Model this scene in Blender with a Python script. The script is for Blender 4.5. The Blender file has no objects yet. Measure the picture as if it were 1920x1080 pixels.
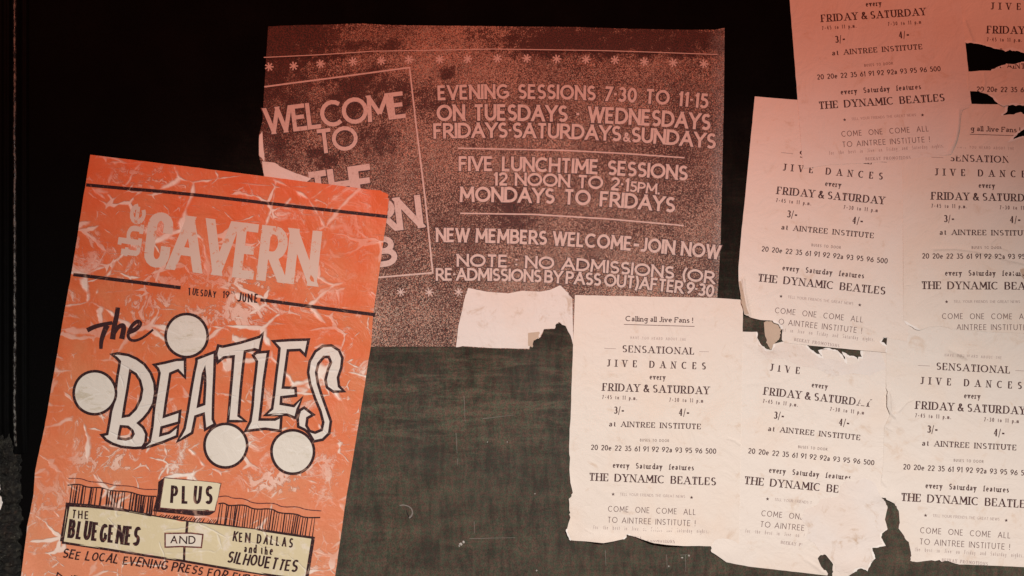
import bpy, math, random
from mathutils import Vector, noise
from mathutils.geometry import delaunay_2d_cdt

# ------------------------------------------------------------------ camera, world, lamps
S = 0.0008                     # metres per unit of the wall's drawing grid (1920 x 1080 units)
def W(px, py, h=0.0):          # wall grid -> world; h = height off the wall in grid units
    return Vector(((px - 960) * S, -h * S, (540 - py) * S))

sc = bpy.context.scene
cam = bpy.data.cameras.new('camera'); camo = bpy.data.objects.new('camera', cam)
sc.collection.objects.link(camo); sc.camera = camo
cam.lens = 50; cam.sensor_width = 36; cam.clip_end = 50; cam.clip_start = 0.05
camo.location = (0, -1536 * 0.001 * 50 / 36, 0); camo.rotation_euler = (math.radians(90), 0, 0)

world = bpy.data.worlds.new('World'); sc.world = world; world.use_nodes = True
world.node_tree.nodes['Background'].inputs[0].default_value = (1.0, 0.62, 0.55, 1)
world.node_tree.nodes['Background'].inputs[1].default_value = 0.085

def lamp(kind, name, loc, aim, power, col, **kw):
    l = bpy.data.lights.new(name, kind); l.energy = power; l.color = col
    for k, v in kw.items(): setattr(l, k, v)
    o = bpy.data.objects.new(name, l); sc.collection.objects.link(o); o.location = loc
    o.rotation_euler = (Vector(aim) - Vector(loc)).to_track_quat('-Z', 'Y').to_euler()
    return o
KEY = lamp('SPOT', 'key_spotlight', (0.665, -3.4, 0.80), (-0.009, 0, -2.2), 492, (1.0, 0.945, 0.90),
           spot_size=1.234, spot_blend=0.575, shadow_soft_size=0.03)
RED = lamp('SPOT', 'red_spotlight', (-0.252, -2.093, 1.295), (-0.122, 0, 1.6), 118, (1.0, 0.26, 0.155),
           spot_size=1.562, spot_blend=0.38, shadow_soft_size=0.05)
sc.view_settings.view_transform = 'Standard'; sc.view_settings.look = 'None'
sc.view_settings.exposure = 0.13

# ------------------------------------------------------------------ node helpers
class NT:
    def __init__(s, name):
        s.m = bpy.data.materials.new(name); s.m.use_nodes = True
        s.t = s.m.node_tree; s.b = s.t.nodes['Principled BSDF']
        s.co = s.t.nodes.new('ShaderNodeTexCoord').outputs['Object']
    def n(s, typ, ins=None, **props):
        nd = s.t.nodes.new(typ)
        for k, v in props.items(): setattr(nd, k, v)
        for k, v in (ins or {}).items():
            if isinstance(v, bpy.types.NodeSocket): s.t.links.new(v, nd.inputs[k])
            else: nd.inputs[k].default_value = v
        return nd
    def noise(s, scale, detail=3, rough=.55, vec=None, dist=0.0):
        return s.n('ShaderNodeTexNoise', {'Vector': vec or s.co, 'Scale': scale, 'Detail': detail, 'Roughness': rough, 'Distortion': dist}).outputs[0]
    def mapv(s, loc=(0,0,0), scale=(1,1,1), rot=(0,0,0)):
        return s.n('ShaderNodeMapping', {'Vector': s.co, 'Location': loc, 'Scale': scale, 'Rotation': rot}).outputs[0]
    def ramp(s, v, a, b, c0=0.0, c1=1.0, smooth=True):
        r = s.n('ShaderNodeMapRange', {'Value': v, 'From Min': a, 'From Max': b, 'To Min': c0, 'To Max': c1})
        if smooth: r.interpolation_type = 'SMOOTHSTEP'
        return r.outputs[0]
    def math(s, op, a, b=0.0, c=0.0, clamp=False):
        r = s.n('ShaderNodeMath', {0: a, 1: b, 2: c}, operation=op); r.use_clamp = clamp
        return r.outputs[0]
    def mix(s, f, a, b, mode='MIX'):
        def col(v): return (*v, 1) if isinstance(v, tuple) and len(v) == 3 else v
        r = s.n('ShaderNodeMix', {}, data_type='RGBA', blend_type=mode)
        for i, v in ((0, f), (6, col(a)), (7, col(b))):
            if isinstance(v, bpy.types.NodeSocket): s.t.links.new(v, r.inputs[i])
            else: r.inputs[i].default_value = v
        return r.outputs[2]
    def set(s, k, v):
        if isinstance(v, bpy.types.NodeSocket): s.t.links.new(v, s.b.inputs[k])
        else: s.b.inputs[k].default_value = (*v, 1) if isinstance(v, tuple) and len(v) == 3 else v
    def bump(s, h, strength, dist):
        s.set('Normal', s.n('ShaderNodeBump', {'Height': h, 'Strength': strength, 'Distance': dist}).outputs[0])
    def spot(s, x, z, rx, rz, soft=1.0):         # 1 inside an ellipse at local (x, z), noise-roughened
        sep = s.n('ShaderNodeSeparateXYZ', {0: s.co})
        dx = s.math('DIVIDE', s.math('SUBTRACT', sep.outputs[0], x), rx)
        dz = s.math('DIVIDE', s.math('SUBTRACT', sep.outputs[2], z), rz)
        d = s.math('SQRT', s.math('ADD', s.math('MULTIPLY', dx, dx), s.math('MULTIPLY', dz, dz)))
        d = s.math('ADD', d, s.math('MULTIPLY', s.math('SUBTRACT', s.noise(70, 4, .7), .5), 1.1 * soft))
        return s.ramp(d, .35, 1.0, 1, 0)

def mat_paper(name, base, stain, rough=.75, seed=0.0, stain_amt=.75):
    k = NT(name)
    v = k.mapv(loc=(seed, seed * .7, seed * 1.3))
    f1 = k.ramp(k.noise(11, 4, .6, v), .42, .72, 0, 1)
    f2 = k.ramp(k.noise(38, 5, .7, v, .6), .55, .78, 0, stain_amt)
    c = k.mix(f1, base, tuple(x * y for x, y in zip(base, (1.0, .955, .92))))
    c = k.mix(f2, c, stain)
    fib = k.noise(900, 2, .6)
    c = k.mix(k.ramp(fib, .3, .7, 0, .10), c, tuple(x * .72 for x in base))
    spk = k.ramp(k.noise(230, 3, .8, v), .70, .80, 0, .35)
    c = k.mix(spk, c, tuple(x * .55 for x in stain))
    k.set('Base Color', c); k.set('Roughness', rough); k.set('Specular IOR Level', .28)
    h = k.math('ADD', k.math('ADD', k.math('MULTIPLY', k.noise(60, 4, .6, v, 1.2), .8), k.math('MULTIPLY', k.noise(17, 4, .6, v, 1.8), 2.2)), k.math('MULTIPLY', fib, .06))
    k.bump(h, .5, .0019)
    return k.m

M = {}
CREAM = (.80, .712, .638); CSTAIN = (.66, .50, .38)
for i in range(7): M['bill%d' % i] = mat_paper('handbill_paper', tuple(c * f for c, f in zip(CREAM, [(1,1,1),(1,.985,.97),(.98,.985,.985),(1,.99,.985),(.99,.97,.95),(1,.98,.96),(.985,.99,1)][i])), CSTAIN, seed=3.1 * i + 1)
M['core'] = mat_paper('torn_paper_core', (.78, .70, .645), (.56, .41, .30), .9, 5.5, 1.0)
M['fibre'] = mat_paper('torn_paper_fibre', (.88, .83, .78), (.80, .72, .64), .95, 7.5, .4)
M['core_brown'] = mat_paper('torn_paper_brown', (.55, .42, .32), (.32, .22, .16), .9, 2.2, .8)

def crease_net(k):
    warp = k.n('ShaderNodeVectorMath', {0: k.co, 1: k.n('ShaderNodeVectorMath', {0: k.n('ShaderNodeTexNoise', {'Vector': k.co, 'Scale': 13.0, 'Detail': 4.0}).outputs[1], 1: (.034, .034, .034)}, operation='MULTIPLY').outputs[0]}, operation='ADD').outputs[0]
    def net(scale, width, lo, hi, ns, seed):
        v = k.n('ShaderNodeVectorMath', {0: warp, 1: (seed, seed, seed)}, operation='ADD').outputs[0]
        v = k.n('ShaderNodeVectorMath', {0: v, 1: (1, 0.0, 1.35)}, operation='MULTIPLY').outputs[0]
        d = k.n('ShaderNodeTexVoronoi', {'Vector': v, 'Scale': scale}, feature='DISTANCE_TO_EDGE').outputs[0]
        m = k.ramp(k.noise(ns, 3, .6, v), lo, hi)
        w = k.math('MULTIPLY', m, width)
        return k.math('MULTIPLY', k.ramp(k.math('SUBTRACT', d, w), -.022, .016, 1, 0), k.ramp(m, -.02, .22))
    return warp, net
def mat_ink(name, col, wear, wcol, wscale=300, a=.60, b=.68, rough=.6, crease=None):
    k = NT(name)
    f = k.ramp(k.noise(wscale, 4, .75), a, b, 0, wear)
    c = k.mix(f, col, wcol)
    if crease:
        warp, net = crease_net(k)
        q = k.math('MAXIMUM', net(10, .03, .47, .70, 12, 3.3), k.math('MULTIPLY', net(20, .05, .50, .72, 15, 8.1), .7))
        c = k.mix(k.math('MULTIPLY', q, crease[0]), c, crease[1])
        k.bump(k.math('ADD', k.math('MULTIPLY', q, -.7), k.noise(25, 5, .65, warp, .5)), .5, .003)
    k.set('Base Color', c); k.set('Roughness', rough); k.set('Specular IOR Level', .25)
    return k.m
M['ink'] = mat_ink('black_print', (.060, .020, .020), .45, (.42, .30, .27), 420, .52, .68)
M['ink_grey'] = mat_ink('grey_print', (.15, .085, .08), .5, (.5, .4, .36), 420, .52, .68)
M['ink_pale'] = mat_ink('pale_print', (.40, .31, .285), .7, (.62, .52, .47), 500, .48, .64)
M['ink_hand'] = mat_ink('brush_print', (.030, .008, .010), .75, (.42, .16, .10), 260, .56, .70, crease=(.55, (.55, .33, .24)))
M['ink_date'] = mat_ink('marker_print', (.040, .010, .012), .5, (.42, .16, .10), 260, .58, .72)
M['ink_hand_thin'] = mat_ink('pen_print', (.11, .022, .024), .6, (.5, .22, .14), 300, .5, .66)
M['cream_print'] = mat_ink('cream_print', (.76, .68, .60), .55, (.70, .46, .33), 120, .60, .72, crease=(.8, (.86, .82, .76)))
M['cavern_print'] = mat_ink('faded_cream_print', (.68, .55, .46), .8, (.68, .25, .12), 75, .59, .66)
M['banner_print'] = mat_ink('straw_print', (.68, .58, .37), .8, (.78, .69, .58), 45, .50, .72, crease=(.7, (.84, .78, .68)))
M['and_print'] = mat_ink('pale_cream_print', (.74, .66, .55), .3, (.78, .70, .60), 90)

# purple-brown halftone poster
def mat_halftone():
    k = NT('halftone_print')
    g = k.noise(900, 2, .65); g2 = k.noise(420, 3, .65)
    g = k.math('ADD', k.math('MULTIPLY', g, .7), k.math('MULTIPLY', g2, .3))
    sep = k.n('ShaderNodeSeparateXYZ', {0: k.co})
    big = k.noise(6, 6, .68)
    dens = k.math('ADD', .525, k.math('MULTIPLY', k.math('SUBTRACT', big, .5), .26))
    dens = k.math('SUBTRACT', dens, k.math('MULTIPLY', k.spot((840 - 925) * S, (350 - 120) * S, 260 * S, 90 * S, 1.5), .035))
    # lighter print towards the foot of the sheet, darker band at the head
    dens = k.math('SUBTRACT', dens, k.ramp(sep.outputs[2], .02, -.26, 0, .018))
    def loc(px, py): return ((px - 925) * S, (350 - py) * S)
    blot = k.ramp(k.noise(32, 7, .8), .34, .66, .05, 1.5)
    for px, py, rx, ry, amt in ((540, 75, 85, 46, .26), (520, 170, 50, 130, .09), (690, 165, 75, 38, .11), (660, 200, 60, 45, .07),
                                (836, 136, 14, 12, .22), (738, 86, 16, 10, .14), (680, 88, 40, 12, .10), (1040, 78, 130, 28, .10), (1230, 80, 150, 26, .12),
                                (800, 185, 40, 25, .09), (604, 295, 26, 18, .15), (960, 395, 34, 42, .12), (710, 265, 40, 24, .07), (500, 70, 45, 80, .25), (1150, 78, 230, 24, .10)):
        x, z = loc(px, py)
        dens = k.math('ADD', dens, k.math('MULTIPLY', k.math('MULTIPLY', k.spot(x, z, rx * S * 1.5, ry * S * 1.5, 1.7), blot), amt))
    pale = k.ramp(k.math('SUBTRACT', g, dens), -.045, .06)
    dark = k.mix(k.ramp(k.noise(700, 1, .5), .4, .6), (.022, .010, .007), (.11, .028, .020))
    light = k.mix(k.ramp(k.noise(620, 1, .5), .42, .58), (.60, .30, .205), (.48, .37, .29))
    # pale dusty rub along the right edge
    rub = k.math('MULTIPLY', k.ramp(k.math('ADD', sep.outputs[0], k.math('MULTIPLY', k.noise(25, 3), .03)), .335, .365), .55)
    c = k.mix(pale, dark, light)
    c = k.mix(k.math('MULTIPLY', rub, k.ramp(k.noise(500, 3, .7), .35, .65)), c, (.35, .36, .35))
    k.set('Base Color', c); k.set('Roughness', .62); k.set('Specular IOR Level', .3)
    k.bump(k.math('ADD', k.noise(50, 4, .6, None, 1.0), k.math('MULTIPLY', g, .12)), .3, .0015)
    return k.m
M['halftone'] = mat_halftone()
M['halftone_letter'] = mat_ink('pale_letter_print', (.66, .51, .45), .62, (.40, .24, .20), 330, .50, .70)
M['halftone_edge'] = mat_ink('dark_letter_edge', (.055, .024, .024), .5, (.25, .16, .15), 500, .5, .6)

# orange poster: print rubbed off along a net of creases
def mat_orange():
    k = NT('creased_orange_print')
    warp, net = crease_net(k)
    n1 = k.math('MULTIPLY', net(10, .048, .46, .68, 12, 3.3), 1.0)
    n2 = k.math('MULTIPLY', net(20, .070, .49, .70, 15, 8.1), .85)
    n3 = k.math('MULTIPLY', net(44, .10, .53, .75, 22, 1.7), .6)
    rub = k.math('MULTIPLY', k.ramp(k.noise(17, 6, .74, warp, .8), .56, .68), .75)
    scr = k.math('MULTIPLY', k.ramp(k.noise(30, 5, .7, k.mapv(rot=(0, -.35, 0), scale=(.35, 1, 2.6)), 1.0), .60, .70), .55)
    def zone(px, py, rx, ry): return k.spot((px - 390) * S, (760 - py) * S, rx * S, ry * S, .8)
    hot = zone(430, 520, 230, 34)
    for z_ in ((290, 585, 120, 50), (430, 590, 150, 45), (640, 460, 90, 90), (160, 470, 60, 60), (270, 330, 120, 30), (180, 860, 130, 35), (540, 900, 150, 35), (100, 930, 60, 70)): hot = k.math('MAXIMUM', hot, k.math('MULTIPLY', zone(*z_), .8))
    torn = k.noise(34, 6, .72, warp, 1.6)
    patch = k.math('MULTIPLY', k.ramp(k.math('ADD', torn, k.math('MULTIPLY', hot, .10)), .575, .62), .7)
    f = k.math('MAXIMUM', n1, k.math('MULTIPLY', patch, hot))
    for x in (n2, n3, rub, scr): f = k.math('MAXIMUM', f, x)
    sep = k.n('ShaderNodeSeparateXYZ', {0: k.co})
    f = k.math('MULTIPLY', f, k.ramp(k.noise(7, 3), .38, .58, .30, 1))
    base = k.mix(k.ramp(k.noise(14, 4, .6), .35, .7), (.77, .165, .055), (.73, .225, .095))
    base = k.mix(k.ramp(sep.outputs[2], .10, -.30, 0, .62), base, (.74, .34, .20))
    base = k.mix(k.math('MULTIPLY', k.ramp(k.noise(600, 2, .6), .35, .7), .16), base, (.40, .09, .04))
    c = k.mix(f, base, (.88, .75, .65))
    k.set('Base Color', c); k.set('Roughness', .42); k.set('Specular IOR Level', .32)
    h = k.math('ADD', k.math('MULTIPLY', f, -.7), k.math('MULTIPLY', k.noise(18, 4, .6, warp, .5), 1.8))
    k.bump(h, .6, .003)
    return k.m
M['orange'] = mat_orange()

# wall: black paint, streaked and scuffed; light sheen painted into the lower middle
def mat_wall():
    k = NT('black_painted_wall')
    sep = k.n('ShaderNodeSeparateXYZ', {0: k.co})
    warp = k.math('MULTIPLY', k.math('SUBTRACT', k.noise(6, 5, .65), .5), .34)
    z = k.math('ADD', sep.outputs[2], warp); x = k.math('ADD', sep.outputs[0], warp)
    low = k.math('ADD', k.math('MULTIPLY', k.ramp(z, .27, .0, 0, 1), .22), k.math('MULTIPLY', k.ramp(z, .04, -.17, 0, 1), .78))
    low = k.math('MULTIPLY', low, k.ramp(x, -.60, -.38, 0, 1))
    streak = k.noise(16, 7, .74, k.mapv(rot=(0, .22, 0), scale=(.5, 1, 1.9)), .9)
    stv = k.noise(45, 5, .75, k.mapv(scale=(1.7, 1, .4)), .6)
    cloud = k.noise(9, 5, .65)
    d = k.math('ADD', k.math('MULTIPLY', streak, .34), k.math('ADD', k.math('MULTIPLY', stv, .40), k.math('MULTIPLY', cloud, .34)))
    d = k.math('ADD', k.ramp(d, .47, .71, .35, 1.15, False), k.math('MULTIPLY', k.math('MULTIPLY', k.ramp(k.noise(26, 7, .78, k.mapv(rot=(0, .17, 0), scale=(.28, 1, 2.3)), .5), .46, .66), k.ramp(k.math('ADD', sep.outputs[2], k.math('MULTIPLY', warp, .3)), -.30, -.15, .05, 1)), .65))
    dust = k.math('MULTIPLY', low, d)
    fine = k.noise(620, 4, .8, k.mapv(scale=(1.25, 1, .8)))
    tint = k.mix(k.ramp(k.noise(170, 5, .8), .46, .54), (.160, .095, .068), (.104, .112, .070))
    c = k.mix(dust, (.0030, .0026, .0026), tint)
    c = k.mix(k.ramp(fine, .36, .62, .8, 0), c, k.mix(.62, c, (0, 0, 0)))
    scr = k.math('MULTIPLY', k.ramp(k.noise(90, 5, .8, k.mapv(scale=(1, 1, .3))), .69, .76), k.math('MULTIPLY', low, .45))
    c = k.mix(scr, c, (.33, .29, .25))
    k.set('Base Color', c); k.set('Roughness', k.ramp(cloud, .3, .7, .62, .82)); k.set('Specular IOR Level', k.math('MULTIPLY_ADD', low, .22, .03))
    k.bump(k.math('ADD', k.math('MULTIPLY', streak, 1.0), k.math('MULTIPLY', fine, .3)), .35, .0016)
    return k.m
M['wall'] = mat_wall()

def mat_gloss():
    k = NT('black_gloss_paint')
    n = k.noise(240, 4, .75, k.mapv(scale=(1, 1, .5)))
    k.set('Base Color', k.mix(k.ramp(n, .44, .62, 0, .9), (.006, .006, .006), (.16, .16, .14)))  # grey flecks in the colour lift the highlight along the bead
    k.set('Roughness', k.ramp(n, .3, .7, .2, .45)); k.set('Specular IOR Level', .6)
    k.bump(n, .45, .0012)
    return k.m
M['gloss'] = mat_gloss()
def mat_matt():
    k = NT('black_matt_paint')
    n = k.noise(200, 4, .75, k.mapv(scale=(1, 1, .3)))
    k.set('Base Color', k.mix(k.ramp(n, .55, .75), (.0022, .0022, .0022), (.005, .004, .0035)))
    k.set('Roughness', .6); k.set('Specular IOR Level', .03); k.bump(n, .4, .001)
    return k.m
M['matt'] = mat_matt()
def mat_stone():
    k = NT('crumbling_stone')
    n = k.noise(110, 6, .75); n2 = k.noise(38, 5, .7)
    c = k.mix(k.ramp(n, .44, .66), (.003, .003, .002), (.040, .038, .028))
    c = k.mix(k.ramp(n2, .58, .68, 0, .6), c, (.10, .055, .038))
    c = k.mix(k.ramp(k.noise(300, 3, .8), .64, .70, 0, .8), c, (.30, .29, .23))
    k.set('Base Color', c); k.set('Roughness', .6); k.set('Specular IOR Level', .45)
    k.bump(k.math('ADD', n, k.math('MULTIPLY', n2, 1.5)), 1.0, .006)
    return k.m
M['stone'] = mat_stone()
def mat_white():
    k = NT('flaked_white_paint')
    k.set('Base Color', k.mix(k.ramp(k.noise(90, 5, .7), .4, .65), (.80, .74, .70), (.62, .56, .50)))
    k.set('Roughness', .6); k.bump(k.noise(160, 4, .7), .6, .003); return k.m
M['white'] = mat_white()
def mat_plaster():
    k = NT('plaster_chip'); k.set('Base Color', k.mix(k.noise(300), (.6, .55, .5), (.3, .27, .24))); k.set('Roughness', .8); return k.m
M['plaster'] = mat_plaster()

# ------------------------------------------------------------------ object helpers
COL = sc.collection
def root(name, label, cat, px, py, h=0, group=None):
    o = bpy.data.objects.new(name, None); COL.objects.link(o); o.location = W(px, py, h)
    o.empty_display_size = .02; o['label'] = label; o['category'] = cat
    if group: o['group'] = group
    return o
def link_mesh(name, verts, faces, mat, parent=None, smooth=False):     # verts in world coordinates
    off = parent.location if parent else Vector((0, 0, 0))
    me = bpy.data.meshes.new(name)
    me.from_pydata([tuple(Vector(v) - off) for v in verts], [], faces)
    me.materials.append(mat)
    if smooth: me.polygons.foreach_set('use_smooth', [True] * len(me.polygons))
    me.update()
    o = bpy.data.objects.new(name, me); COL.objects.link(o); o.parent = parent
    return o

def ripple(px, py):           # the wall and all that is pasted on it share this gentle unevenness
    return 1.1 * noise.noise(Vector((px / 170, py / 170, 3.3))) + .35 * noise.noise(Vector((px / 60, py / 60, 8.8)))

def seg_d(p, a, b):
    ax, ay = a; bx, by = b; dx, dy = bx - ax, by - ay
    L = dx * dx + dy * dy or 1e-9
    t = max(0, min(1, ((p[0] - ax) * dx + (p[1] - ay) * dy) / L))
    return math.hypot(p[0] - ax - t * dx, p[1] - ay - t * dy)

class Sheet:
    """height field of one pasted sheet: layer height + shared ripple + own curls and ridges"""
    def __init__(s, layer, curls=(), ridges=(), wr=None):
        s.wr = wr; s.layer = layer; s.curls = curls; s.ridges = ridges
    def h(s, px, py):
        v = s.layer + ripple(px, py)
        if s.wr: v += s.wr(px, py)
        for (x, y, rx, ry, a) in s.curls:
            q = ((px - x) / rx) ** 2 + ((py - y) / ry) ** 2
            if q < 9: v += a * math.exp(-q)
        for pts, w, a in s.ridges:
            d = min(seg_d((px, py), pts[i], pts[i + 1]) for i in range(len(pts) - 1))
            if d < 3 * w: v += a * math.exp(-(d / w) ** 2)
        return v

def inside(p, poly):
    x, y = p; c = False; n = len(poly); j = n - 1
    for i in range(n):
        xi, yi = poly[i]; xj, yj = poly[j]
        if (yi > y) != (yj > y) and x < (xj - xi) * (y - yi) / (yj - yi) + xi: c = not c
        j = i
    return c

def roughen(poly, seed, fine=.22, torn=1.5):      # long straight runs stay clean, short traced runs are torn
    rnd = random.Random(seed); out = []
    n = len(poly)
    for i in range(n):
        a = poly[i]; b = poly[(i + 1) % n]
        L = math.hypot(b[0] - a[0], b[1] - a[1])
        t = L < 17; st = 3.0 if t else 7.0; am = torn if t else fine
        k = max(1, int(L / st)); nx, ny = -(b[1] - a[1]) / (L or 1), (b[0] - a[0]) / (L or 1)
        for q in range(k):
            f = q / k; j = 0 if (q == 0 and not t) else rnd.uniform(-am, am)
            if not t: j = fine * 2.2 * noise.noise(Vector(((a[0] + f * (b[0] - a[0])) / 14, (a[1] + f * (b[1] - a[1])) / 14, seed)))
            out.append((a[0] + f * (b[0] - a[0]) + nx * j, a[1] + f * (b[1] - a[1]) + ny * j))
    return out

def region(outer, holes=(), step=9, extra=()):
    """triangulate a region given in grid units"""
    vs = [Vector(p) for p in outer]; es = [(i, (i + 1) % len(outer)) for i in range(len(outer))]
    for h in holes:
        b = len(vs); vs += [Vector(p) for p in h]; es += [(b + i, b + (i + 1) % len(h)) for i in range(len(h))]
    x0 = min(p[0] for p in outer); x1 = max(p[0] for p in outer); y0 = min(p[1] for p in outer); y1 = max(p[1] for p in outer)
    j = 0; y = y0 + step * .5
    while step and y < y1:
        x = x0 + step * (.5 if j % 2 else .9)
        while x < x1:
            if inside((x, y), outer) and not any(inside((x, y), h) for h in holes): vs.append(Vector((x, y)))
            x += step
        y += step * .87; j += 1
    for p in extra:
        if inside(p, outer): vs.append(Vector(p))
    r = delaunay_2d_cdt(vs, es, [], 0, 1e-4)
    v = [(p.x, p.y) for p in r[0]]; f = []
    for t in r[2]:
        c = (sum(v[i][0] for i in t) / len(t), sum(v[i][1] for i in t) / len(t))
        if inside(c, outer) and not any(inside(c, h) for h in holes): f.append(tuple(t))
    return v, f

def lay(name, v, f, sheet, off, mat, parent, masks=(), thick=0, jit=None):
    """lay a flat figure on a sheet, following its relief"""
    if masks:
        f = [t for t in f if not any(inside((sum(v[i][0] for i in t) / len(t), sum(v[i][1] for i in t) / len(t)), m) for m in masks)]
    if not f: return None
    used = sorted({i for t in f for i in t}); ix = {i: k for k, i in enumerate(used)}
    v = [v[i] for i in used]; f = [tuple(ix[i] for i in t) for t in f]
    g = []
    for t in f:                                     # face the viewer (-Y)
        a, b, c = v[t[0]], v[t[1]], v[t[2]]
        ar = (b[0] - a[0]) * (c[1] - a[1]) - (b[1] - a[1]) * (c[0] - a[0])
        g.append(t if ar < 0 else tuple(reversed(t)))
    f = g
    vv = [W(p[0], p[1], sheet.h(*p) + off) for p in v]
    if thick:
        cnt = {}
        for t in f:
            for i in range(len(t)):
                e = (t[i], t[(i + 1) % len(t)]); cnt[e] = 1
        bd = [e for e in cnt if (e[1], e[0]) not in cnt]
        n = len(vv); vv = vv + [p + Vector((0, thick * S, 0)) for p in vv]
        rim = sorted({i for e in bd for i in e}); rx = {i: 2 * n + k for k, i in enumerate(rim)}; m_ = len(rim)
        vv = vv + [vv[i] for i in rim] + [vv[i + n] for i in rim]        # the cut edge has vertices of its own, so it shades crisply
        f = f + [tuple(i + n for i in reversed(t)) for t in f] + [(rx[b], rx[a], rx[a] + m_, rx[b] + m_) for a, b in bd]
    return link_mesh(name, vv, f, mat, parent, smooth=True)

def ridge_pts(sheet):
    ex = []
    for pts, w, a in sheet.ridges:
        for i in range(len(pts) - 1):
            (ax, ay), (bx, by) = pts[i], pts[i + 1]; L = math.hypot(bx - ax, by - ay) or 1
            n = max(2, int(L / max(3, w)))
            for q in range(n + 1):
                x = ax + (bx - ax) * q / n; y = ay + (by - ay) * q / n
                for o in (-2.2, -1.4, -.7, 0, .7, 1.4, 2.2): ex.append((x - (by - ay) / L * o * w, y + (bx - ax) / L * o * w))
    return ex

def paper(name, outer, holes, sheet, mat, parent, seed, step=9):
    ro = roughen(outer, seed); rh = [roughen(h, seed + 7 + i) for i, h in enumerate(holes)]
    v, f = region(ro, rh, step, ridge_pts(sheet))
    return lay(name, v, f, sheet, 0, mat, parent, thick=.28), ro, rh

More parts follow.
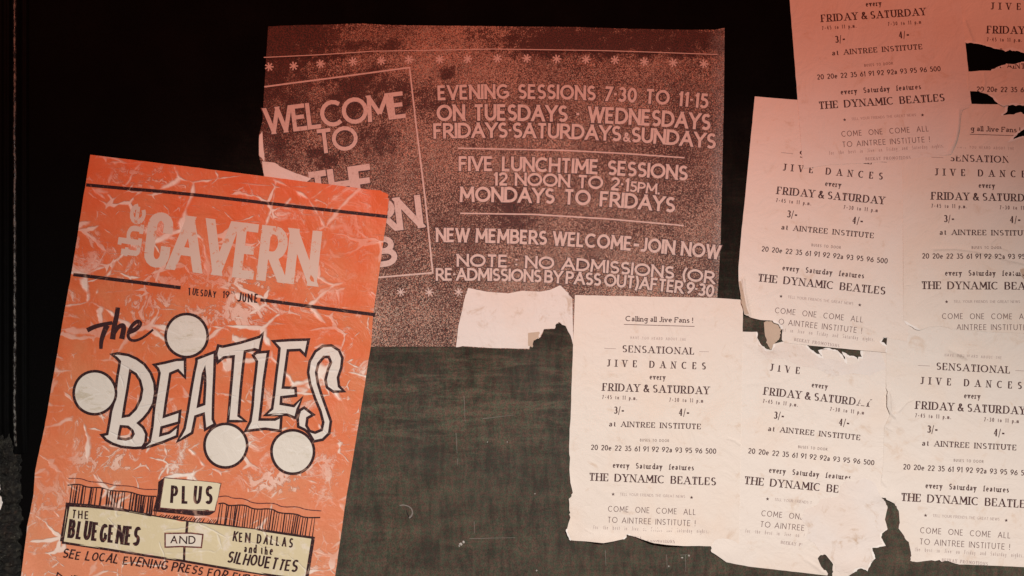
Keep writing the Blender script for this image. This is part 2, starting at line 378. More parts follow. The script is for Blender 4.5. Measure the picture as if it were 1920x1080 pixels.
# ------------------------------------------------------------------ lettering: skeleton alphabet
def arc(cx, cy, rx, ry, a0, a1):
    n = max(3, int(abs(a1 - a0) / 22))
    return [(cx + rx * math.cos(math.radians(a0 + (a1 - a0) * i / n)), cy + ry * math.sin(math.radians(a0 + (a1 - a0) * i / n))) for i in range(n + 1)]
def Lc(w, *st): return (w, [list(s) for s in st])
G = {
 'A': Lc(.8, [(0,0),(.4,1)], [(.4,1),(.8,0)], [(.14,.33),(.66,.33)]),
 'B': Lc(.6, [(0,0),(0,1)], [(0,1),(.3,1)]+arc(.3,.76,.24,.24,90,-90)+[(0,.52)], [(0,.52),(.32,.52)]+arc(.32,.26,.28,.26,90,-90)+[(0,0)]),
 'C': Lc(.8, arc(.46,.5,.46,.5,48,312)),
 'Ç': Lc(.5, [(.5,.66),(.5,.8)]+arc(.25,.8,.25,.2,0,180)+[(0,.2)]+arc(.25,.2,.25,.2,180,360)+[(.5,.38)]),
 'D': Lc(.76, [(0,0),(0,1)], [(0,1),(.28,1)]+arc(.28,.5,.48,.5,90,-90)+[(0,0)]),
 'E': Lc(.5, [(0,0),(0,1)], [(0,1),(.5,1)], [(0,.52),(.44,.52)], [(0,0),(.52,0)]),
 'F': Lc(.48, [(0,0),(0,1)], [(0,1),(.5,1)], [(0,.52),(.42,.52)]),
 'G': Lc(.88, arc(.46,.5,.46,.5,48,330), [(.5,.44),(.88,.44)], [(.86,.44),(.86,.12)]),
 'H': Lc(.68, [(0,0),(0,1)], [(.68,0),(.68,1)], [(0,.52),(.68,.52)]),
 'I': Lc(.0, [(0,0),(0,1)]),
 'J': Lc(.36, [(.34,1),(.34,.24)]+arc(.12,.24,.22,.24,-15,-140)),
 'K': Lc(.62, [(0,0),(0,1)], [(.6,1),(0,.42)], [(.18,.58),(.64,0)]),
 'L': Lc(.46, [(0,0),(0,1)], [(0,0),(.48,0)]),
 'M': Lc(.88, [(0,0),(.06,1)], [(.06,1),(.44,.22)], [(.44,.22),(.82,1)], [(.82,1),(.88,0)]),
 'N': Lc(.70, [(0,0),(0,1)], [(0,1),(.70,0)], [(.70,0),(.70,1)]),
 'O': Lc(.94, arc(.47,.5,.47,.5,0,360)),
 'P': Lc(.56, [(0,0),(0,1)], [(0,1),(.28,1)]+arc(.28,.73,.27,.27,90,-90)+[(0,.46)]),
 'Q': Lc(.94, arc(.47,.5,.47,.5,0,360), [(.55,.25),(.9,-.05)]),
 'R': Lc(.62, [(0,0),(0,1)], [(0,1),(.28,1)]+arc(.28,.73,.27,.27,90,-90)+[(0,.46)], [(.26,.46),(.62,0)]),
 'S': Lc(.52, arc(.27,.745,.24,.255,35,270)+arc(.26,.25,.26,.25,85,-145)),
 'T': Lc(.58, [(.29,0),(.29,1)], [(0,1),(.58,1)]),
 'U': Lc(.66, [(0,1),(0,.34)]+arc(.33,.34,.33,.34,190,350)+[(.66,.34),(.66,1)]),
 'V': Lc(.74, [(0,1),(.37,0)], [(.37,0),(.74,1)]),
 'W': Lc(1.06, [(0,1),(.27,0)], [(.27,0),(.53,1)], [(.53,1),(.79,0)], [(.79,0),(1.06,1)]),
 'X': Lc(.7, [(0,1),(.7,0)], [(.7,1),(0,0)]),
 'Y': Lc(.68, [(0,1),(.34,.46)], [(.68,1),(.34,.46)], [(.34,.46),(.34,0)]),
 'Z': Lc(.6, [(0,1),(.6,1)], [(.6,1),(0,0)], [(0,0),(.6,0)]),
 '0': Lc(.56, arc(.28,.5,.28,.5,0,360)),
 '1': Lc(.2, [(.0,.80),(.16,.96)], [(.18,1),(.18,0)]),
 '2': Lc(.52, arc(.26,.72,.25,.28,165,-35)+[(.03,.03)], [(0,0),(.54,0)]),
 '3': Lc(.5, arc(.23,.76,.22,.24,150,-90), arc(.23,.26,.26,.26,90,-150)),
 '4': Lc(.58, [(.42,0),(.42,1)], [(.42,1),(0,.3)], [(0,.3),(.6,.3)]),
 '5': Lc(.5, [(.1,1),(.48,1)], [(.1,1),(.06,.56)], arc(.22,.31,.28,.31,125,-145)),
 '6': Lc(.54, arc(.27,.29,.27,.29,0,360), [(.46,.98),(.2,.7),(.03,.38)]),
 '7': Lc(.5, [(0,1),(.52,1)], [(.52,1),(.14,0)]),
 '8': Lc(.52, arc(.26,.76,.22,.24,0,360), arc(.26,.26,.26,.26,0,360)),
 '9': Lc(.54, arc(.27,.71,.27,.29,0,360), [(.51,.62),(.34,.3),(.08,.02)]),
 '&': Lc(.74, [(.74,0),(.3,.5),(.17,.74),(.2,.92),(.32,1),(.44,.92),(.46,.78),(.32,.6),(.08,.4),(.02,.2),(.12,.04),(.3,0),(.5,.1),(.64,.3),(.7,.46)]),
 '!': Lc(.04, [(.02,1),(.02,.32)], [(.02,0),(.02,.11)]),
 '.': Lc(.04, [(.02,0),(.02,.12)]), ',': Lc(.04, [(.03,.1),(.0,-.12)]), ':': Lc(.04, [(.02,.15),(.02,.28)], [(.02,.6),(.02,.73)]),
 "'": Lc(.04, [(.03,1),(.0,.8)]),
 '~': Lc(.08, [(.04,.42),(.04,.58)]),       # raised dot
 '-': Lc(.46, [(0,.42),(.46,.42)]), '_': Lc(.3, [(0,.42),(.3,.42)]),
 '/': Lc(.3, [(0,-.14),(.3,1.05)]),
 '(': Lc(.16, arc(.5,.45,.45,.75,130,230)), ')': Lc(.16, arc(-.3,.45,.45,.75,50,-50)),
 'a': Lc(.42, [(.04,.5),(.12,.62),(.28,.64),(.38,.52),(.38,.1),(.44,.01)], [(.38,.38),(.14,.33),(.02,.19),(.05,.05),(.17,0),(.38,.14)]),
 'b': Lc(.48, [(0,0),(0,1)], arc(.24,.31,.24,.31,0,360)),
 'c': Lc(.42, arc(.24,.31,.24,.31,50,310)),
 'd': Lc(.48, [(.48,0),(.48,1)], arc(.24,.31,.24,.31,0,360)),
 'e': Lc(.46, [(.02,.33),(.46,.33)], arc(.24,.31,.23,.31,5,308)),
 'f': Lc(.26, [(.12,0),(.12,.8)]+arc(.27,.82,.15,.17,175,50), [(0,.6),(.27,.6)]),
 'g': Lc(.46, arc(.22,.36,.21,.26,0,360), [(.45,.62),(.44,-.08)]+arc(.23,-.1,.21,.2,0,-150)),
 'h': Lc(.42, [(0,0),(0,1)], [(0,.4)]+arc(.2,.41,.2,.21,165,0)+[(.41,.3),(.41,0)]),
 'i': Lc(.0, [(0,0),(0,.62)], [(0,.82),(0,.94)]),
 'j': Lc(.1, [(.1,.62),(.1,-.1)]+arc(-.03,-.12,.13,.16,0,-110), [(.1,.82),(.1,.94)]),
 'k': Lc(.42, [(0,0),(0,1)], [(.38,.62),(0,.25)], [(.14,.38),(.42,0)]),
 'l': Lc(.0, [(0,0),(0,1)]),
 'm': Lc(.72, [(0,0),(0,.62)], [(0,.42)]+arc(.18,.43,.18,.19,165,0)+[(.36,.3),(.36,0)], [(.36,.42)]+arc(.54,.43,.18,.19,165,0)+[(.72,.3),(.72,0)]),
 'n': Lc(.42, [(0,0),(0,.62)], [(0,.4)]+arc(.2,.41,.2,.21,165,0)+[(.41,.3),(.41,0)]),
 'o': Lc(.48, arc(.24,.31,.24,.31,0,360)),
 'p': Lc(.48, [(0,-.32),(0,.62)], arc(.24,.31,.24,.31,0,360)),
 'r': Lc(.26, [(0,0),(0,.62)], arc(.19,.40,.18,.22,170,55)),
 's': Lc(.34, arc(.18,.475,.15,.155,35,270)+arc(.17,.16,.17,.16,85,-145)),
 't': Lc(.26, [(.12,.86),(.12,.14)]+arc(.24,.14,.12,.13,190,300), [(0,.6),(.26,.6)]),
 'u': Lc(.42, [(0,.62),(0,.22)]+arc(.19,.2,.19,.2,190,340)+[(.41,.24)], [(.41,.62),(.41,0)]),
 'v': Lc(.44, [(0,.62),(.22,0)], [(.22,0),(.44,.62)]),
 'w': Lc(.66, [(0,.62),(.17,0)], [(.17,0),(.33,.62)], [(.33,.62),(.49,0)], [(.49,0),(.66,.62)]),
 'y': Lc(.44, [(0,.62),(.23,.02)], [(.44,.62),(.18,-.14),(.04,-.3)]),
}
THIN = {'N': (0, 2), 'M': (0,), 'A': (0,), 'V': (1,), 'W': (1, 3), 'Y': (1,), 'K': (1,), 'v': (1,), 'y': (1,), '4': (1,), '/': (0,)}
STY = {   # thick, thin, gap between letters, serif half width
 'sans':  (.182, .178, .12, 0), 'sansbig': (.155, .155, .10, 0), 'sansfat': (.185, .185, .10, 0),
 'gill':  (.105, .095, .26, 0), 'gillbold': (.165, .135, .20, 0), 'small': (.13, .12, .34, 0), 'smallser': (.13, .10, .34, .0),
 'serif': (.20, .080, .30, .15), 'serifb': (.20, .095, .26, .12), 'seriflc': (.165, .14, .20, .09),
 'block': (.172, .15, .065, 0), 'slab': (.24, .15, .26, .10), 'hand': (.17, .15, .24, 0), 'handfat': (.175, .15, .16, 0), 'handthin': (.13, .11, .2, 0),
}
def clip(poly, lo, hi):
    for sgn, lim in ((1, lo), (-1, -hi)):
        out = []
        for i in range(len(poly)):
            a, b = poly[i], poly[(i + 1) % len(poly)]
            ia, ib = sgn * a[1] >= lim, sgn * b[1] >= lim
            if ia: out.append(a)
            if ia != ib:
                t = (lim / sgn - a[1]) / (b[1] - a[1]); out.append((a[0] + t * (b[0] - a[0]), lim / sgn))
        poly = out
        if len(poly) < 3: return []
    return poly
def rib(pts, ws):
    """ribbon of quads along a polyline; ws = width at each point"""
    n = len(pts); L = []; R = []
    closed = n > 3 and math.hypot(pts[0][0] - pts[-1][0], pts[0][1] - pts[-1][1]) < 1e-4
    for i in range(n):
        a = pts[i - 1] if i else (pts[-2] if closed else pts[0]); b = pts[i + 1] if i < n - 1 else (pts[1] if closed else pts[-1])
        d1 = (pts[i][0] - a[0], pts[i][1] - a[1]); d2 = (b[0] - pts[i][0], b[1] - pts[i][1])
        def nz(d):
            l = math.hypot(*d); return (d[0] / l, d[1] / l) if l > 1e-9 else None
        u, v = nz(d1), nz(d2); u = u or v; v = v or u
        m = nz((u[0] + v[0], u[1] + v[1])) or u
        c = max(.5, m[0] * u[0] + m[1] * u[1]); w = ws[i] / 2 / c
        L.append((pts[i][0] - m[1] * w, pts[i][1] + m[0] * w)); R.append((pts[i][0] + m[1] * w, pts[i][1] - m[0] * w))
    return [[L[i], R[i], R[i + 1], L[i + 1]] for i in range(n - 1)]
def union(polys, eps=1e-5):
    vs = []; fs = []
    for p in polys:
        q = []
        for a in p:
            if not q or math.hypot(a[0] - q[-1][0], a[1] - q[-1][1]) > 1e-4: q.append(a)
        if len(q) > 2 and math.hypot(q[0][0] - q[-1][0], q[0][1] - q[-1][1]) < 1e-4: q.pop()
        if len(q) < 3: continue
        ar = sum(q[i][0] * q[(i + 1) % len(q)][1] - q[(i + 1) % len(q)][0] * q[i][1] for i in range(len(q)))
        if abs(ar) < 1e-7: continue
        if ar < 0: q.reverse()
        b = len(vs); vs += [Vector(a) for a in q]; fs.append(list(range(b, b + len(q))))
    if not fs: return [], []
    r = delaunay_2d_cdt(vs, [], fs, 0, eps)
    v = [(p.x, p.y) for p in r[0]]; P_ = [[(vs[i].x, vs[i].y) for i in f] for f in fs]
    B_ = [(min(a[0] for a in p), max(a[0] for a in p), min(a[1] for a in p), max(a[1] for a in p)) for p in P_]
    out = []
    for t in r[2]:
        n = len(t); c = (sum(v[i][0] for i in t) / n, sum(v[i][1] for i in t) / n)
        for p, b in zip(P_, B_):
            if b[0] <= c[0] <= b[1] and b[2] <= c[1] <= b[3] and inside(c, p): out.append(tuple(t)); break
    return v, out
def GW(ch, sty):               # hand lettering evens out the letter widths
    w = G[ch][0]
    if ch == 'N' and sty.startswith('hand'): return .72
    return .5 + .35 * (w - .5) if sty.startswith('hand') and w > .3 else w
CACHE = {}
def glyph(ch, sty, sx, extra=0.0, seg=.5):
    key = (ch, sty, round(sx, 2), extra, round(seg, 1))
    if key in CACHE: return CACHE[key]
    sx = round(sx, 2) or .01
    thick, thin, _, ser = STY[sty]; thick += extra; thin += extra
    w, strokes = G[ch]; polys = []
    if GW(ch, sty) != w: m_ = GW(ch, sty) / w; strokes = [[(x * m_, y) for x, y in st] for st in strokes]; w *= m_
    ends = [s[0] for s in strokes] + [s[-1] for s in strokes]
    lo = -.4 if ch in 'gjpy,()/Q' else -extra / 2; hi = 1 + extra / 2 + (.2 if ch in '()/' else 0)
    for si, st in enumerate(strokes):
        isthin = si in THIN.get(ch, ()) and sty.startswith('ser')
        horiz_in = thin / 2
        pts = [(x * sx, horiz_in + y * (1 - 2 * horiz_in) if 0 <= y <= 1 else y) for x, y in st]
        # subdivide
        q = [pts[0]]
        for a, b in zip(pts, pts[1:]):
            n = max(1, int(math.hypot(b[0] - a[0], b[1] - a[1]) / seg))
            q += [(a[0] + (b[0] - a[0]) * i / n, a[1] + (b[1] - a[1]) * i / n) for i in range(1, n + 1)]
        for e, nb, src in ((0, 1, st[0]), (-1, -2, st[-1])):
            d = (q[e][0] - q[nb][0], q[e][1] - q[nb][1]); l = math.hypot(*d) or 1
            steep = abs(d[1]) > abs(d[0]) * .6
            if steep and src[1] in (0, 1) and len({round(p[1], 3) for p in st[:2]}) > 1:
                q[e] = (q[e][0] + d[0] / l * thick * .8, q[e][1] + d[1] / l * thick * .8)
            if ser and steep and ends.count(src) == 1 and (src[1] in (0, 1) or (src[1] == .62)) and ch.isalpha() and l > 0 and ch not in 'CGSOQces':
                y = thin * .5 if src[1] == 0 else (1 - thin * .5 if src[1] == 1 else .62 - thin * .3)
                x = src[0] * sx; t2 = (thin if isthin else thick) / 2
                s0 = ser + t2 * .8
                if ch in 'bdhklijmnpru' and src[1] > .5: polys.append([(x - s0, y - thin * .6), (x, y - thin * .6), (x, y + thin * .5), (x - s0, y + thin * .5)])
                else: polys.append([(x - s0, y - thin * .55), (x + s0, y - thin * .55), (x + s0, y + thin * .55), (x - s0, y + thin * .55)])
            if ser and not steep and len(st) == 2 and ends.count(src) == 1 and ch in 'EFLTZ' and src[1] in (0, 1):
                x = src[0] * sx; dirn = 1 if src[1] == 0 else -1; y = 0 if src[1] == 0 else 1
                ww = thin * 1.3
                polys.append([(x - ww, y), (x + ww * .6, y), (x + ww * .6, y + dirn * .30), (x, y + dirn * .30)])
        ws = []
        for i in range(len(q)):
            a = q[max(0, i - 1)]; b = q[min(len(q) - 1, i + 1)]
            dx, dy = b[0] - a[0], b[1] - a[1]; l = math.hypot(dx, dy) or 1
            s_ = abs(dy) / l
            if isthin: t = thin
            elif thick != thin: t = thin + (thick - thin) * s_ ** 1.4
            else: t = thick
            ws.append(t)
        if ch == '-': ws = [thick * 1.1] * len(ws)
        if sty.startswith('ser') and ch in '.!:i' and abs(st[0][1] - st[-1][1]) < .2: ws = [thick * 1.1] * len(ws)
        for p in rib(q, ws):
            p = clip(p, lo, hi)
            if p: polys.append(p)
    CACHE[key] = (w * sx, *union(polys)); return CACHE[key]

def textline(txt, base, cap, sty, gap=None, space=.42, extra=0.0, jit=0.0, seed=0, shear=0.0, size=None, fix=None):
    """set a line so that it fills the baseline given by 2 or 3 points (straight or sagging); returns one mesh"""
    if len(base) == 2: base = [base[0], ((base[0][0] + base[1][0]) / 2, (base[0][1] + base[1][1]) / 2), base[1]]
    p0, pm, p2 = base; c = (2 * pm[0] - (p0[0] + p2[0]) / 2, 2 * pm[1] - (p0[1] + p2[1]) / 2)
    Lw = math.hypot(pm[0] - p0[0], pm[1] - p0[1]) + math.hypot(p2[0] - pm[0], p2[1] - pm[1])
    g = STY[sty][2] if gap is None else gap
    thick = STY[sty][0]
    cs = [1.0] * len(txt) if size is None else size
    nat = 0; gaps = 0
    for i, ch in enumerate(txt):
        if ch == ' ': gaps += space * cs[i]
        else: nat += GW(ch, sty) * cs[i]; gaps += (g + thick * .6) * cs[i]
    gaps -= g
    tot = Lw / cap
    sx = (tot - gaps) / nat if nat else 1
    if sx < .33: k = tot / (gaps + .33 * nat); sx = .33 * k; g *= k; space *= k; gm = k
    else: gm = 1
    rnd = random.Random(seed); V = []; F = []; x = thick * .3
    for i, ch in enumerate(txt):
        if ch == ' ': x += space * cs[i]; continue
        w, v, f = glyph(ch, sty, sx, extra, max(.2, 11 / cap / cs[i]))
        r = rnd.uniform(-jit, jit) * .16; sc_ = 1 + rnd.uniform(-jit, jit) * .14; dy = rnd.uniform(-jit, jit) * .07
        b = len(V)
        for gx, gy in v:
            gx2 = (gx - w / 2) * sc_; gy2 = gy * sc_
            gx2, gy2 = gx2 * math.cos(r) - gy2 * math.sin(r) + w / 2, gx2 * math.sin(r) + gy2 * math.cos(r) + dy
            gx2 = (gx2 + gy2 * shear) * cs[i]; gy2 *= cs[i]
            t = (x + gx2 - 0) * cap / Lw
            tt = (x + w * cs[i] / 2) * cap / Lw
            P = lambda t: ((1 - t) ** 2 * p0[0] + 2 * t * (1 - t) * c[0] + t * t * p2[0], (1 - t) ** 2 * p0[1] + 2 * t * (1 - t) * c[1] + t * t * p2[1])
            q = P(t); d = (2 * (1 - tt) * (c[0] - p0[0]) + 2 * tt * (p2[0] - c[0]), 2 * (1 - tt) * (c[1] - p0[1]) + 2 * tt * (p2[1] - c[1]))
            l = math.hypot(*d); ux, uy = d[1] / l, -d[0] / l
            V.append((q[0] + ux * gy2 * cap, q[1] + uy * gy2 * cap))
        F += [tuple(k + b for k in t) for t in f]
        x += (w + (g + thick * .6) * gm) * 1.0 * (cs[i] if cs[i] != 1 else 1) if cs[i] != 1 else w + (g + thick * .6) * gm
    return V, F

def line_fig(pts, w, taper=None):
    q = [pts[0]]
    for a, b in zip(pts, pts[1:]):
        n = max(1, int(math.hypot(b[0] - a[0], b[1] - a[1]) / 12)); q += [(a[0] + (b[0] - a[0]) * i / n, a[1] + (b[1] - a[1]) * i / n) for i in range(1, n + 1)]
    ws = w if isinstance(w, list) and len(w) == len(q) else [w if not isinstance(w, list) else w[0] + (w[-1] - w[0]) * i / (len(q) - 1) for i in range(len(q))]
    return q, ws
def strokes_fig(strokes):         # [(points, width or [w0, w1])]
    polys = []
    for pts, w in strokes:
        q, ws = line_fig(pts, w); polys += rib(q, ws)
    return union(polys, 1e-3)
def smooth(pts, it=2, closed=False):
    for _ in range(it):
        out = [] if closed else [pts[0]]
        n = len(pts)
        for i in range(n if closed else n - 1):
            a, b = pts[i], pts[(i + 1) % n]
            out += [(a[0] * .75 + b[0] * .25, a[1] * .75 + b[1] * .25), (a[0] * .25 + b[0] * .75, a[1] * .25 + b[1] * .75)]
        if not closed: out.append(pts[-1])
        pts = out
    return pts
def Z(ox, oy, s, pts): return [(ox + x / s, oy + y / s) for x, y in pts]

# ------------------------------------------------------------------ the wall
def build_wall():
    vs = []; fs = []; nx, ny = 150, 90; x0, x1, y0, y1 = 52, 2500, -500, 1580
    x0 = -520
    for j in range(ny + 1):
        for i in range(nx + 1):
            px = x0 + (x1 - x0) * i / nx; py = y0 + (y1 - y0) * j / ny
            vs.append(W(px, py, ripple(px, py) - .4))
    for j in range(ny):
        for i in range(nx):
            a = j * (nx + 1) + i; fs.append((a, a + nx + 1, a + nx + 2, a + 1))
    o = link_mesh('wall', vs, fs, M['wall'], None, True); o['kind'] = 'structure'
    # small gouges and plaster specks
    rnd = random.Random(5)
    def chip(px, py, r, name, mat, h=.9):
        n = 9; ring = [(px + r * rnd.uniform(.6, 1.2) * math.cos(k * 2 * math.pi / n), py + r * rnd.uniform(.6, 1.2) * math.sin(k * 2 * math.pi / n)) for k in range(n)]
        v = [W(px, py, ripple(px, py) + h)] + [W(*p, ripple(*p) - .5) for p in ring]
        c = link_mesh(name, v, [(0, k + 1, (k + 1) % n + 1) for k in range(n)], mat, o)
        return c
    for px, py, r in ((864, 1020, 3.2), (869, 1017, 3), (861, 1024, 2), (951, 829, 1.5), (1006, 1070, 1.8), (1003, 926, 1.5), (914, 829, 1.4), (1279, 1046, 2), (1292, 1042, 2), (1254, 1062, 1.6)):
        chip(px, py, r, 'plaster_fleck', M['plaster'], .8)
    # rubbed scratches: thin pale scuffs
    sheet = Sheet(-.15)
    for pts in ([(858, 860), (858, 872)], [(889, 978), (890, 1000)], [(880, 1010), (966, 1008)], [(905, 785), (965, 778)], [(1250, 1040), (1251, 1066)], [(1285, 1040), (1286, 1072)], [(1276, 1041), (1289, 1040)], [(855, 812), (857, 850)], [(870, 742), (872, 790)], [(1135, 1032), (1136, 1060)]):
        v, f = strokes_fig([(pts, [.9, .5])]); lay('scratch', v, f, sheet, 0, M['scuff'], o)
    # a bent rim of plaster round an old nail hole
    v, f = strokes_fig([(Z(640, 640, 2.454, smooth([(268, 755), (290, 752), (318, 762), (330, 785), (322, 805), (312, 812)])), [1.6, 3.4])])
    lay('plaster_rim', v, f, Sheet(.9), 0, M['scuff'], o)
    v, f = strokes_fig([(Z(640, 640, 2.454, smooth([(300, 778), (306, 800), (316, 814), (326, 808)])), [1.0, 3.0])])
    lay('nail_hole', v, f, Sheet(.05), 0, M['hole'], o)
    return o
kk = NT('scuffed_paint'); kk.set('Base Color', kk.mix(kk.noise(300, 4, .8), (.06, .05, .045), (.32, .27, .23))); kk.set('Roughness', .7); M['scuff'] = kk.m
kk = NT('hole_black'); kk.set('Base Color', kk.mix(kk.noise(300), (.004, .003, .003), (.012, .008, .008))); kk.set('Roughness', .9); M['hole'] = kk.m
build_wall()

# ------------------------------------------------------------------ moulding and crumbling stone at the left edge
def build_moulding():
    r = root('door_moulding', 'black gloss moulding running down the left edge of the wall above the crumbling stone', 'moulding', 20, 820)
    prof = [(-120, 0), (-110, 26), (-60, 34), (-20, 30), (-2, 22), (4, 13), (9, 13), (13, 17), (17, 15), (20, 11), (24, 14), (29, 20), (34, 21.5), (39, 19), (43, 12), (46, 6), (49, 7.5), (52, 6), (55, -2)]
    vs = []; fs = []; n = 150; y0, y1 = -420, 850; m = len(prof)
    for j in range(n + 1):
        py = y0 + (y1 - y0) * j / n
        for i, (px, h) in enumerate(prof):
            q = noise.noise(Vector((px / 9, py / 40, 2))) * .9 + noise.noise(Vector((px / 30, py / 7, 9))) * .35
            e = max(0, (py - 790) / 60)
            vs.append(W(px + q * .7 + e * 3 * noise.noise(Vector((px / 6, py / 6, 4))), py, h + q * .8 - e * 6))
    for j in range(n):
        for i in range(m - 1):
            a = j * m + i; fs.append((a, a + m, a + m + 1, a + 1))
    link_mesh('moulding_profile', vs, fs, M['matt'], r, True)
    # the polished bead that runs down the moulding
    vs = []; fs = []; n = 260; m = 9
    for j in range(n + 1):
        py = -420 + (835 + 420) * j / n; cx = 34.5 + 1.2 * noise.noise(Vector((py / 60, 3, 1)))
        rr = 2.6 + .6 * noise.noise(Vector((py / 18, 7, 1)))
        for i in range(m):
            t = math.pi * i / (m - 1); q = .35 * noise.noise(Vector((i, py / 3, 5)))
            vs.append(W(cx - (rr + q) * math.cos(t), py, 20 + (rr + q) * math.sin(t) - 4 * max(0, (py - 800) / 30)))
    for j in range(n):
        for i in range(m - 1):
            a = j * m + i; fs.append((a, a + m, a + m + 1, a + 1))
    link_mesh('bead', vs, fs, M['gloss'], r, True)
build_moulding()
def build_stone():
    r = root('crumbling_stone', 'rough crumbling stone with flaked white paint at the bottom left corner', 'stone', -20, 1180)
    vs = []; fs = []; x0, x1, y0, y1 = -140, 52, 792, 1400; nx, ny = 96, 300
    def hh(px, py):
        f = noise.fractal(Vector((px / 24, py / 19, 1.3)), 1.0, 2.1, 5) + .6 * abs(noise.noise(Vector((px / 9, py / 7, 5.5))))
        edge = min(1, max(0, (39 + 9 * noise.noise(Vector((py / 14, 3, 3))) - px) / 20)); top = min(1, max(0, (py - 805) / 30))
        return -1 + (20 + 11 * f) * edge ** .6 * top + 4 * edge
    for j in range(ny + 1):
        for i in range(nx + 1):
            px = x0 + (x1 - x0) * i / nx; py = y0 + (y1 - y0) * j / ny
            vs.append(W(px + 3 * noise.noise(Vector((px / 8, py / 8, 7))), py + 3 * noise.noise(Vector((px / 8, py / 8, 17))), hh(px, py)))
    for j in range(ny):
        for i in range(nx):
            a = j * (nx + 1) + i; fs.append((a, a + nx + 1, a + nx + 2, a + 1))
    link_mesh('stone_face', vs, fs, M['stone'], r, False)
    for k, poly in enumerate(([(-60, 905), (-20, 885), (3, 880), (9, 902), (13, 912), (9, 925), (15, 938), (12, 950), (2, 948), (-8, 952), (-60, 950)],
                              [(-60, 962), (-4, 958), (3, 972), (7, 985), (5, 996), (0, 990), (-10, 1003), (-60, 1008)], [(-9, 878), (4, 880), (5, 887), (-6, 890)])):
        ro = roughen(poly, 60 + k, torn=1.5); v, f = region(ro, (), 4)
        vv = [W(p[0], p[1], max(hh(p[0] + dx, p[1] + dy) for dx in (-3, 0, 3) for dy in (-3, 0, 3)) + 1.6) for p in v]
        link_mesh('flaked_paint', vv, [tuple(reversed(t)) if False else t for t in f], M['white'], r, True)
build_stone()

